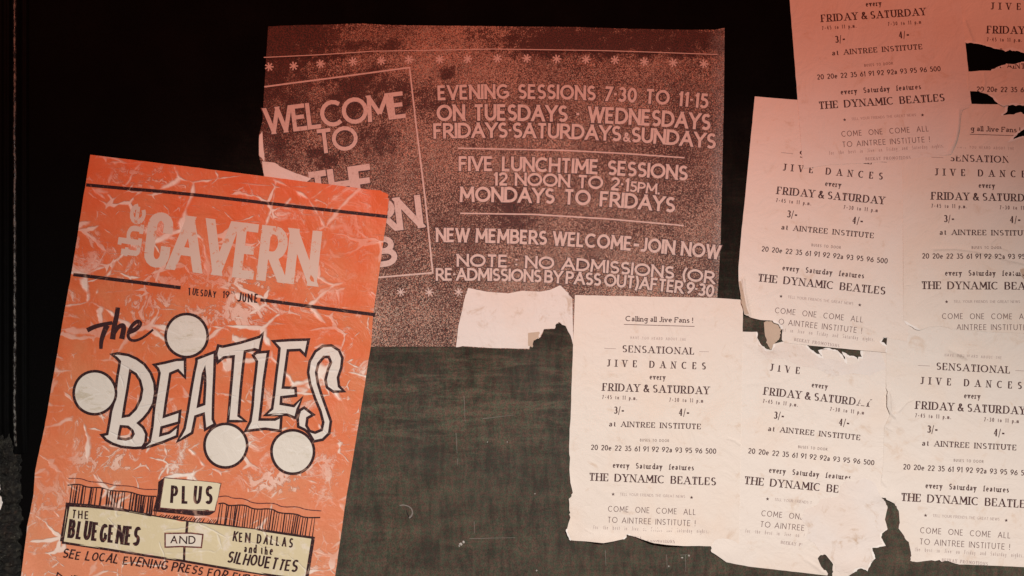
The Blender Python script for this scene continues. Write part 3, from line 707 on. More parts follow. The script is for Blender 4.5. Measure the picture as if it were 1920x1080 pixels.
# ------------------------------------------------------------------ purple-brown halftone poster
def build_purple():
    r = root('printed_poster', 'dark brown speckled poster with pale lettering about evening and lunchtime sessions', 'poster', 925, 350)
    fold = [(495, 108), (600, 103), (700, 96.5), (795, 95), (921, 92.4), (1120, 95), (1215, 98), (1345, 102.5)]
    sh = Sheet(.9, curls=[(490, 285, 14, 26, 5), (1060, 545, 20, 10, 1.2), (1357, 80, 8, 50, 2.2), (680, 46, 40, 8, 2), (1010, 640, 25, 9, 2.5)], ridges=[(fold, 2.6, .8)],
               wr=lambda x, y: max(0, min(1, (545 - y) / 60)) * (.6 + 1.3 * noise.noise(Vector((x / 120, y / 80, 61))) + .35 * noise.noise(Vector((x / 38, y / 34, 71)))))
    outer = [(503, 50), (560, 47), (606, 46.8), (653, 45), (681, 44.6), (719, 46.8), (773, 47.7), (960, 50), (1080, 51), (1171, 54), (1278, 56), (1340, 56), (1358, 53),
             (1358, 110), (1357, 200), (1354, 320), (1351, 453), (1345, 560), (1340, 640), (1075, 650), (1070, 630), (1060, 613), (1048, 605), (1042, 608), (1040, 617), (1020, 618), (1013, 633), (997, 640), (993, 655),
             (913, 652.7), (867, 650), (697, 650), (560, 652), (492, 650), (494, 322), (486, 291), (486, 253), (492.6, 225), (496, 162), (499, 114)]
    paper('sheet', outer, (), sh, M['halftone'], r, 11, 10)
    P = lambda n, vf, off, m, masks=(): lay(n, vf[0], vf[1], sh, off, M[m], r, masks)
    # torn-off print showing the paper core
    core1 = [(492, 303), (515, 305), (527, 313), (555, 325), (584, 335), (560, 352), (500, 345), (494, 322)]
    core2 = [(878, 540), (913, 547), (953, 550), (980, 545), (1013, 547), (1033, 543), (1050, 535), (1063, 547), (1073, 560), (1075, 648), (1070, 629), (1060, 612), (1048, 604), (1042, 607), (1040, 616), (1020, 617), (1013, 632), (997, 639),
             (992, 654), (913, 652), (867, 649), (855, 651), (860, 610), (873, 553)]
    core3 = [(486, 253), (492, 246), (496, 290), (497, 303), (487, 292)]
    for c, sd in ((core1, 21), (core2, 22), (core3, 23)):
        ro = roughen(c, sd, torn=1.1); v, f = region(ro, (), 9); P('torn_patch', (v, f), .45, 'core')
    # small brown scrap by the tear
    ro = roughen([(990, 624), (1012, 622), (1010, 634), (1000, 638), (998, 652), (990, 648)], 25); v, f = region(ro, (), 6); P('brown_scrap', (v, f), .75, 'core_brown')
    lines = [
     ('WELCOME', [(500, 253), (762, 221)], 50, 'sansbig', .02, 0), ('TO', [(597, 289), (672, 280)], 46, 'sansbig', .0, 0), ('THE', [(583, 386), (705, 369)], 63, 'sans', .02, 0),
     ('CAVERN', [(520, 459), (792, 427)], 62, 'sansfat', .02, 0), ('CLUB', [(565, 521), (745, 497)], 57, 'sansfat', .05, 0),
     ('EVENING SESSIONS 7~30 TO 11~15', [(822, 188.5), (1074, 187.5), (1326, 204)], 28, 'sans', None, .5),
     ('ON TUESDAYS ~ WEDNESDAYS', [(820, 227.5), (1078, 229.5), (1331, 245)], 31, 'sans', .10, .45),
     ('FRIDAYS~SATURDAYS & SUNDAYS', [(814, 260.5), (1078, 261.5), (1342, 280)], 29, 'sans', .10, .04),
     ('FIVE LUNCHTIME SESSIONS', [(861, 321), (1073, 325), (1286, 339)], 28, 'sans', .10, .55),
     ('12 NOON TO 2~15PM.', [(925, 348), (1080, 352.5), (1236, 365)], 25, 'sans', .10, .5),
     ('MONDAYS TO FRIDAYS', [(863, 379), (1063, 383.5), (1263, 399)], 29, 'sans', .10, .55),
     ('NEW MEMBERS WELCOME-JOIN NOW', [(818, 454), (1082, 463), (1348, 487)], 27, 'sans', .10, .36),
     ('NOTE : NO ADMISSIONS (OR', [(857, 500), (1097, 509), (1338, 533)], 24, 'sans', .14, .5),
     ('RE~ADMISSIONS BY PASS OUT)AFTER 9~30', [(818, 526.5), (1078, 533), (1338, 558)], 24, 'sans', .08, .2)]
    small = {}
    for txt, base, cap, sty, gap, sp in lines:
        size = None
        if '15PM' in txt: size = [1.0] * 14 + [.8] * 4
        if '&' in txt: size = [.62 if c_ == '&' else 1.0 for c_ in txt]
        o1 = textline(txt, base, cap, sty, gap, sp, extra=2.8 / cap, size=size)
        P('lettering_outline', o1, .42, 'halftone_edge', [core1, core2])
        P('lettering', textline(txt, base, cap, sty, gap, sp, size=size), .56, 'halftone_letter', [core1, core2])
    for pts, w in (([(496, 163), (632, 145), (768, 127), (781, 240), (797, 370), (811.5, 511.5), (700, 521), (600, 530)], 3.0),):
        P('border_rule', strokes_fig([(pts, w)]), .45, 'halftone_letter')
    P('fold_line', strokes_fig([(fold, 1.6)]), .40, 'halftone_letter')
    for pts in ([(859, 278), (1057, 282), (1170, 288), (1283, 296)], [(863, 400), (1000, 402), (1140, 410.5), (1282, 423)]):
        P('rule', strokes_fig([(pts, 2.6)]), .45, 'halftone_letter')
    for x, y in ((505, 125.5), (551, 124), (601, 120), (662, 115.4), (715.4, 114.4), (767, 112), (824.7, 112), (877, 110.7), (932.6, 110), (987.5, 109.7), (1044, 110.7), (1099, 112), (1153, 113), (1208, 116), (1262, 118), (1319.7, 120),
                 (751.7, 547.7), (805, 548), (860, 547.7)):
        a0 = (x * 7) % 1
        fig = strokes_fig([([(x, y), (x + 8.2 * math.cos(a0 + k * math.pi / 3.5), y + 8.2 * math.sin(a0 + k * math.pi / 3.5))], [2.0, 2.9 if y < 300 else 1.7]) for k in range(7)])
        P('asterisk', fig, .45, 'halftone_letter')
build_purple()

# ------------------------------------------------------------------ handbills
TPL = [ # name, text, baseline left/right (grid units of the complete sheet), cap height, style, ink, gap, space
 ('heading', 'Calling all Jive Fans !', (1172.8, 602.1), (1299, 605.5), 10, 'seriflc', 'ink', None, .35),
 ('small_line', 'HAVE YOU HEARD ABOUT THE', (1182, 635.5), (1285.4, 639), 5.2, 'small', 'ink_pale', .36, .8),
 ('headline', 'SENSATIONAL', (1167, 660.3), (1301, 665), 13.2, 'serif', 'ink', .27, .3),
 ('headline', 'JIVE DANCES', (1138, 687), (1322.5, 692.8), 13.2, 'serif', 'ink', .85, 1.0),
 ('small_heading', 'every', (1218, 711.4), (1247, 712.4), 10.5, 'seriflc', 'ink', .22, .3),
 ('headline', 'FRIDAY & SATURDAY', (1130, 732.6), (1329, 739.4), 14.6, 'serif', 'ink', .25, .24),
 ('time_line', '7-45 to 11 p.m.', (1129, 748), (1194, 750), 7.6, 'gillbold', 'ink_grey', .3, .62),
 ('time_line', '7-30 to 11 p.m', (1254.6, 753), (1317.7, 755), 7.6, 'gillbold', 'ink_grey', .3, .62),
 ('price', '3/-', (1151, 775.5), (1170.4, 776.2), 13.5, 'serifb', 'ink', .1, .3),
 ('price', '4/-', (1272, 779.5), (1292.6, 780.2), 13.5, 'serifb', 'ink', .1, .3),
 ('venue_line', 'at AINTREE INSTITUTE', (1142, 799.5), (1313, 804.8), 10.4, 'serifb', 'ink', .27, .7),
 ('small_line', 'BUSES TO DOOR', (1200, 827.5), (1254, 828.8), 5.2, 'small', 'ink_grey', .3, .7),
 ('bus_numbers', '20 20e 22 35 61 91 92 92a 93 95 96 500', (1108, 843.5), (1342, 851), 10.2, 'gillbold', 'ink', .14, .5),
 ('small_heading', 'every Saturday features', (1149, 877), (1300, 882), 10.8, 'seriflc', 'ink', .22, 1.0),
 ('headline', 'THE DYNAMIC BEATLES', (1105, 901), (1341, 910), 14.8, 'serif', 'ink', .22, .62),
 ('small_line', 'TELL YOUR FRIENDS THE GREAT NEWS', (1162.5, 929), (1284.5, 933.5), 5.2, 'small', 'ink_pale', .2, .5),
 ('call_line', 'COME ONE COME ALL', (1140, 959), (1303.7, 965.5), 11, 'gill', 'ink_grey', .24, .95),
 ('call_line', 'TO AINTREE INSTITUTE !', (1139, 979.5), (1303, 986.5), 11, 'gill', 'ink_grey', .22, .55),
 ('small_line', 'for the best in Jive on Friday and Saturday nights.', (1112.5, 991.5), (1327.5, 999.8), 7.6, 'gill', 'ink_pale', .26, .95),
 ('imprint', 'BEEKAY PROMOTIONS', (1179, 1009.5), (1263, 1015.7), 6, 'serifb', 'ink_pale', .3, .7),
]
SRC = ((1130, 732.6), (1329, 739.4), (1105, 901), (1341, 910))     # the anchors on the complete sheet
CACHE_T = {}
def tpl_figs():
    out = []
    for nm, txt, a, b, cap, sty, ink, gap, sp in TPL:
        out.append((nm, textline(txt, [a, b], cap, sty, gap, sp), ink))
    out.append(('underline', strokes_fig([([(1169.6, 608.2), (1302, 612)], 1.2)]), 'ink_grey'))
    out.append(('rule', strokes_fig([([(1133, 653), (1155, 653.8)], 1.0)]), 'ink_pale'))
    out.append(('rule', strokes_fig([([(1311, 659), (1329, 659.6)], .9)]), 'ink_pale'))
    for x, y in ((1149.5, 926.5), (1296.5, 932.7)):
        out.append(('star', strokes_fig([([(x, y), (x + 3.1 * math.sin(k * 2 * math.pi / 5), y - 3.1 * math.cos(k * 2 * math.pi / 5))], [2.4, .4]) for k in range(5)]), 'ink'))
    return out
FIGS = tpl_figs()
def mapper(dst):
    # inverse of a quadrilateral patch on the source, then the same patch on the target
    (a, b, c, d), (A, B, C, D) = SRC, dst
    def f(p):
        v = (p[1] - a[1] - (p[0] - a[0]) * (b[1] - a[1]) / (b[0] - a[0])) / (c[1] - a[1] + .8)
        for _ in range(3):
            l = (a[0] + (c[0] - a[0]) * v, a[1] + (c[1] - a[1]) * v); r = (b[0] + (d[0] - b[0]) * v, b[1] + (d[1] - b[1]) * v)
            u = (p[0] - l[0]) / (r[0] - l[0])
            yb = a[1] + (b[1] - a[1]) * u; yd = c[1] + (d[1] - c[1]) * u
            v = (p[1] - yb) / (yd - yb)
        return ((1 - v) * ((1 - u) * A[0] + u * B[0]) + v * ((1 - u) * C[0] + u * D[0]), (1 - v) * ((1 - u) * A[1] + u * B[1]) + v * ((1 - u) * C[1] + u * D[1]))
    return f

def torn_edges(outer, sheet, parent, seed, wmax=3.4, off=.10):
    """white fibre showing along the torn runs of an outline"""
    n = len(outer); runs = []; cur = []
    for i in range(n + 1):
        a, b = outer[i % n], outer[(i + 1) % n]
        if i < n and math.hypot(b[0] - a[0], b[1] - a[1]) < 17:
            if not cur: cur = [a]
            cur.append(b)
        else:
            if len(cur) > 3: runs.append(cur)
            cur = []
    rnd = random.Random(seed + 500)
    for r_ in runs:
        q, _ = line_fig(r_, 1); pts = []
        for a, b in zip(r_, r_[1:]):
            k = max(1, int(math.hypot(b[0] - a[0], b[1] - a[1]) / 2.5)); pts += [(a[0] + (b[0] - a[0]) * j / k, a[1] + (b[1] - a[1]) * j / k) for j in range(k)]
        pts.append(r_[-1])
        if any(not (-60 < p[0] < 1990 and -60 < p[1] < 1140) for p in pts): continue
        w = [max(.6, wmax * (1 + 1.5 * noise.noise(Vector((p[0] / 9, p[1] / 9, seed)))) * rnd.uniform(.7, 1.25)) for p in pts]
        w[0] = w[-1] = .3
        v, f = union(rib(pts, w), 1e-3)
        lay('torn_edge', v, f, sheet, off, M['fibre'], parent)
def handbill(label, outer, holes, dst, layer, mat, seed, curls=(), ridges=(), masks=(), patches=(), skip=()):
    cx = sum(p[0] for p in outer) / len(outer); cy = sum(p[1] for p in outer) / len(outer)
    r = root('handbill', label, 'handbill', cx, cy, 0, 'dance handbills pasted on the right of the wall')
    sh = Sheet(layer, curls, ridges)
    po, ro, rh = paper('sheet', outer, holes, sh, M[mat], r, seed)
    torn_edges(outer, sh, r, seed)
    for h_ in holes: torn_edges(h_, sh, r, seed + 3)
    mp = mapper(dst)
    x0 = -40; 
    for nm, (v, f), ink in FIGS:
        vv = [mp(p) for p in v]
        if max(p[0] for p in vv) > 2300 or max(p[1] for p in vv) < -700: continue
        # letters only where there is still paper under them
        ff = []
        for t in f:
            c = (sum(vv[i][0] for i in t) / len(t), sum(vv[i][1] for i in t) / len(t))
            if inside(c, ro) and not any(inside(c, h) for h in rh) and not any(inside(c, m) for m in masks): ff.append(t)
        lay(nm, vv, ff, sh, .16, M[ink], r)
    for nm, poly, m, hgt in patches:
        rp = roughen(poly, seed + len(poly), torn=1.3); v, f = region(rp, (), 8)
        lay(nm, v, f, sh, hgt, M[m], r)
    return sh, r

# D: torn sheet, lower middle
D_out = [(1352, 626), (1393, 622), (1419, 622), (1419, 633), (1423, 644), (1434, 655.6), (1446, 657), (1452, 644), (1470, 640), (1510, 646), (1518, 655), (1526, 661), (1536, 668), (1543, 671), (1540, 664), (1536.7, 657.8), (1547.8, 653), (1560, 656), (1570, 657.8),
         (1578, 668), (1586.7, 679), (1585, 669), (1581, 662), (1592, 669), (1597, 668), (1605.6, 671), (1609, 675.6), (1610, 670), (1616.7, 671), (1615, 655), (1640, 652), (1665, 655), (1690, 700), (1690, 905), (1668, 915), (1651, 931), (1658, 940), (1664, 952), (1659, 974),
         (1664, 991), (1652, 1000), (1650.6, 1008), (1657.5, 1021.7), (1646, 1024), (1634, 1025.8), (1636, 1036), (1639.4, 1046.7), (1630, 1058), (1625.6, 1069), (1614.4, 1063), (1605, 1066), (1597.8, 1074), (1581, 1086), (1560, 1084),
         (1561.7, 1071.7), (1560, 1055), (1548, 1040), (1538, 1039.7), (1532.5, 1046.7), (1539, 1063), (1550.6, 1071.7), (1551, 1079), (1486.7, 1071.7), (1403, 1062), (1361.7, 1053.6), (1334, 1034), (1332.5, 1024), (1350, 1000)]
D_m1 = [(1400, 600), (1700, 600), (1700, 720), (1560, 716), (1520, 706), (1470, 692), (1452, 682), (1420, 678), (1400, 672)]
D_mJ = [(1505, 600), (1700, 600), (1700, 716), (1505, 716)]
D_m2 = [(1572, 900), (1600, 896), (1590, 886), (1620, 880), (1700, 880), (1700, 1080), (1430, 1080), (1493, 1040), (1504, 1020), (1508, 1003), (1512, 985), (1499, 968), (1500, 952), (1521, 950), (1525, 932), (1572, 930)]
D_m3 = [(1612, 730), (1624, 724), (1632, 752), (1622, 756), (1612, 762)]
handbill('torn cream handbill in the lower middle, its headline and lower right corner ripped away', D_out, (), ((1432, 740), (1631.5, 763), (1395.6, 907.5), (1634, 930)), .9, 'bill0', 31,
         curls=[(1350, 1040, 30, 22, 5), (1445, 650, 16, 12, 5), (1600, 1060, 30, 20, 4), (1652, 930, 12, 14, 4), (1540, 1050, 12, 16, 3)],
         ridges=[([(1510, 1048), (1530, 1062), (1545, 1074)], 3, 1.2), ([(1400, 720), (1460, 716), (1500, 700)], 4, .6)],
         masks=[D_m1 if False else [(1400, 600), (1700, 600), (1700, 722), (1562, 722), (1558, 714), (1506, 714), (1504, 690), (1494, 687), (1484, 690), (1470, 683), (1458, 688), (1452, 676), (1400, 676)], D_m2, D_m3],
         patches=[('torn_patch', [(1584, 900), (1600, 903), (1622, 896), (1640, 905), (1651, 931), (1658, 940), (1662, 952), (1657, 974), (1662, 991), (1650, 1001), (1648.6, 1008), (1655, 1020), (1644, 1023), (1632, 1025.8), (1634, 1036), (1637, 1046.7), (1628, 1058), (1624, 1067), (1613, 1062), (1603, 1065), (1590, 1074),
                                   (1566, 1070), (1563, 1055), (1551, 1038), (1538, 1036), (1528, 1020), (1512, 1010), (1516, 990), (1503, 975), (1508, 955), (1530, 948), (1538, 936), (1572, 931), (1577, 912)], 'core', .3),
                  ('torn_patch', [(1421, 636), (1424, 646), (1434.4, 657.6), (1446, 659), (1454, 648), (1470, 643), (1508, 649), (1516, 657), (1526, 663), (1535, 670), (1546, 673), (1560, 672), (1575, 675), (1590, 684), (1606, 680), (1617, 675), (1622, 660), (1650, 658), (1662, 690), (1630, 704), (1600, 700), (1560, 706), (1530, 690), (1500, 686), (1470, 672), (1440, 672), (1422, 656)], 'core', .22)])
# C: the complete sheet
C_out = [(1078, 553), (1200, 556), (1340, 558.5), (1393, 562), (1391, 700), (1388, 860), (1385, 1024), (1332.5, 1023.8), (1287.5, 1022), (1255, 1018.8), (1225, 1015), (1200, 1008.8), (1182.5, 1002.5), (1174, 1001), (1174, 1006), (1167.5, 1010), (1150, 1013), (1130, 1015), (1106, 1013.8),
         (1070, 1013), (1066, 1004), (1062, 995), (1063, 990), (1068.8, 970), (1067, 955), (1067.5, 935), (1073.8, 923.8), (1069.5, 905), (1067.5, 880), (1068.8, 860), (1067, 850), (1068, 805), (1070, 780), (1074, 658)]
handbill('complete cream handbill at the left end of its rows, reading from the top heading down', C_out, (), SRC, 1.5, 'bill1', 32,
         curls=[(1235, 1024, 55, 17, 24), (1128, 1022, 30, 14, 19), (1066, 925, 7, 26, 6), (1060, 1000, 12, 18, 7), (1390, 590, 8, 30, 2)],
         ridges=[([(1365, 822), (1378, 826), (1391, 836)], 2.2, 1.2), ([(1097, 992), (1108, 998), (1113, 1000)], 1.8, 1.0), ([(1120, 915), (1150, 940), (1165, 965)], 5, .7)])
# E: lower right sheet
E_out = [(1661, 660), (1663, 634), (1675, 612), (1700, 606), (1850, 604), (2020, 610), (2012, 1072), (1920, 1063), (1831, 1059), (1797.8, 1057.8), (1775.6, 1052), (1760, 1050), (1745, 1049.5), (1722.8, 1052.8), (1707.5, 1051), (1707.5, 1035.6), (1703, 1016), (1695, 1005), (1685, 991), (1686.7, 980), (1685, 957.8),
         (1677, 944), (1661.7, 935.6), (1650.6, 930), (1651, 905), (1655, 880), (1658, 800), (1668, 778), (1662, 762), (1662, 740), (1661, 724)]
handbill('cream handbill at the lower right with a crumpled left edge, cut by the frame', E_out, (), ((1716.7, 766.6), (1921, 777.5), (1689.4, 939), (1932, 953)), 1.5, 'bill2', 33,
         curls=[(1662, 752, 9, 24, 5), (1760, 1055, 24, 8, 5), (1668, 934, 14, 14, 4), (1800, 663, 16, 7, 3)],
         ridges=[([(1664, 735), (1667, 752), (1668, 772), (1678, 782)], 2.6, 2.6), ([(1684, 772), (1700, 754), (1710, 750)], 1.8, 1.2), ([(1780, 655), (1796, 663), (1812, 671)], 3.2, 2.4), ([(1645, 890), (1662, 912)], 2, 1.0), ([(1668, 788), (1660, 800), (1672, 806)], 2, 1.0)],
         masks=[[(1640, 560), (2100, 560), (2100, 657), (1640, 657)]])
# B1: middle sheet
B1_out = [(1415, 181), (1560, 193), (1745, 212), (1728, 400), (1700, 640), (1668, 640), (1660, 661), (1659, 648), (1650, 641), (1657, 633), (1663, 634), (1662, 660.5), (1614.4, 656.7), (1540, 650), (1472, 642.7), (1465.6, 637.8), (1465.6, 617.8), (1464.4, 612), (1459, 606.7), (1447.8, 601), (1425.6, 600), (1407.8, 595.6), (1403, 591), (1394.4, 589),
          (1390, 568), (1387.8, 553), (1384.4, 526.7), (1384.4, 500), (1390, 435.6), (1395.6, 380)]
B1_out = [(1415, 181), (1560, 193), (1745, 212), (1728, 400), (1700, 640), (1663, 634), (1657, 633), (1650, 641), (1660, 648), (1661, 661), (1614.4, 656.7), (1540, 650), (1472, 642.7), (1465.6, 637.8), (1465.6, 617.8), (1464.4, 612), (1459, 606.7), (1447.8, 601), (1425.6, 600), (1407.8, 595.6), (1403, 591), (1394.4, 589),
          (1390, 568), (1387.8, 553), (1384.4, 526.7), (1384.4, 500), (1390, 435.6), (1395.6, 380)]
handbill('pink-lit handbill left of centre in the pasted group with a curling lower left corner', B1_out, (), ((1456.5, 364), (1657, 383.5), (1421, 527.5), (1657.8, 552.5)), 1.9, 'bill3', 34,
         curls=[(1392, 575, 12, 38, 6), (1440, 606, 30, 9, 5), (1658, 650, 14, 8, 3), (1600, 656, 60, 7, 2)],
         ridges=[([(1393, 524), (1395, 550), (1400, 575), (1405, 590)], 2.4, 3.2), ([(1455, 560), (1462, 575), (1458, 590)], 2.5, .8), ([(1620, 612), (1640, 622)], 2.0, .8)],
         masks=[[(1440, 606), (1456, 600), (1466, 612), (1466, 640), (1440, 640)]],
         patches=[('folded_edge', [(1385, 527), (1389, 527), (1393, 548), (1397, 572), (1403, 589), (1395, 588), (1390, 568), (1388, 553)], 'core_brown', .5)])
# brown flap hanging below B1
fl = root('paper_scrap', 'small brown scrap of old paper stuck below the curling corner of the pink-lit handbill', 'paper scrap', 1448, 625)
shf = Sheet(.8, curls=[(1450, 640, 10, 20, 4)])
v, f = region(roughen([(1432, 604), (1445, 601), (1458, 607), (1464, 618), (1462, 634), (1454, 640), (1450, 652), (1444, 655), (1438, 645), (1434, 630)], 77), (), 5)
lay('scrap', v, f, shf, 0, M['core_brown'], fl, thick=.3)
# B2: middle right sheet
B2_out = [(1690, 196), (1800, 195), (1878, 196), (1887, 199), (1885, 210), (1876, 217), (1900, 213.6), (1915, 210.5), (1921, 215), (1950, 222), (1990, 221), (1990, 232), (1950, 236), (1920, 239), (1907, 249), (1897, 259), (1888, 266.5), (1900, 262.5), (1911, 258.4), (1920, 256), (1985, 256), (1988, 632),
          (1920, 625), (1850, 622), (1782, 616), (1774, 613), (1760, 612), (1742, 613), (1724, 619), (1714, 614), (1703, 607), (1699, 618), (1694, 622), (1686, 618), (1678, 627), (1668, 637), (1672, 622), (1684, 610), (1692, 600), (1692, 380), (1692, 300)]
B2_out = B2_out[:30] + [(1700, 606), (1693, 600), (1692, 380)]
handbill('pink-lit handbill in the middle right with a long diagonal crease through its bus numbers', B2_out, (), ((1746, 374.4), (1948.5, 378.5), (1727.8, 542), (1968.5, 543.5)), 2.2, 'bill4', 35,
         curls=[(1895, 262, 14, 8, 3), (1915, 515, 10, 8, 4), (1720, 614, 14, 7, 3), (1693, 500, 5, 60, 1)],
         ridges=[([(1752, 467), (1790, 466), (1830, 471), (1880, 485), (1925, 496)], 2.4, 2.0), ([(1856, 462), (1858, 454), (1866, 448)], 1.6, 1.0), ([(1866, 462), (1888, 468)], 1.6, 1.0), ([(1692, 535), (1704, 534)], 1.5, .8)],
         masks=[[(1728, 600), (1790, 598), (1790, 640), (1700, 640)], [(1712, 612), (1784, 600), (1792, 618), (1712, 640)], [(1904, 500), (1925, 500), (1925, 520), (1911, 512)], [(1780, 280), (1808, 280), (1808, 291), (1780, 296)], [(1690, 225), (1818, 225), (1818, 262), (1690, 262)], [(1690, 262), (1814, 262), (1814, 276), (1690, 276)], [(1872, 455), (1882, 462), (1895, 470), (1880, 472)], [(1888, 283), (2100, 283), (2100, 311), (1890, 311)]],
         patches=[('torn_patch', [(1912, 505), (1930, 500), (1945, 512), (1940, 526), (1922, 528), (1913, 518)], 'core_brown', .3)])
# torn mark over it
# A2: top right torn sheet
A2_out = [(1790, -430), (2120, -420), (2095, 210), (1990, 204), (1960, 198), (1920, 197), (1905, 196), (1896.6, 195.3), (1887.4, 197.3), (1880, 199), (1870, 194), (1862, 182.4), (1851, 177), (1834, 172), (1817, 171), (1806, 172), (1800, 100)]
A2_hole = [(1800, 74), (1807.6, 77.8), (1820, 79.5), (1832.6, 81.5), (1848, 86), (1862, 90), (1874, 93), (1884, 95), (1892, 91.7), (1903, 94), (1914, 96), (1920, 100), (1938, 107), (1926, 116), (1912, 119.4), (1899, 121.3), (1886, 121), (1872, 127), (1856.7, 133), (1836, 133), (1813, 135), (1804, 135)]
handbill('torn pink-lit handbill in the top right corner with a black gap ripped across it', A2_out, [A2_hole], ((1850, 63), (2050, 67), (1829, 229), (2066, 233)), 2.5, 'bill5', 36,
         curls=[(1850, 90, 40, 10, 2.5), (1880, 196, 20, 6, 2.5), (1880, 125, 30, 8, 2.5)], ridges=[([(1808, 40), (1816, 62), (1822, 78)], 3, 2.0), ([(1843, 138), (1846, 156), (1842, 168)], 2.4, 1.0), ([(1813, 140), (1815, 168)], 2, .8)],
         masks=[[(1790, 128), (1896, 128), (1896, 150), (1790, 150)], [(1828, 174), (2100, 174), (2100, 260), (1790, 260)]])
# A1: top centre sheet over the others
A1_out = [(1448, -430), (1760, -452), (1800, 0), (1809, 78), (1815, 135), (1820, 195), (1815, 202), (1803, 208), (1799, 225), (1797, 245), (1791, 268), (1782, 290), (1765, 292), (1700, 298), (1640, 305), (1560, 309), (1507, 316), (1503, 290), (1495, 187), (1480, 0)]
handbill('uppermost pink-lit handbill overlapping its neighbours, top edge beyond the frame, tilted uphill', A1_out, (), ((1540, 42), (1735, 29), (1536, 205), (1769.6, 190)), 2.8, 'bill6', 37,
         curls=[(1792, 250, 12, 50, 4), (1600, 312, 130, 26, -.45), (1720, 300, 70, 26, -.4)], ridges=[([(1796, 208), (1795, 232), (1789, 262), (1780, 284)], 3.0, 2.0)])

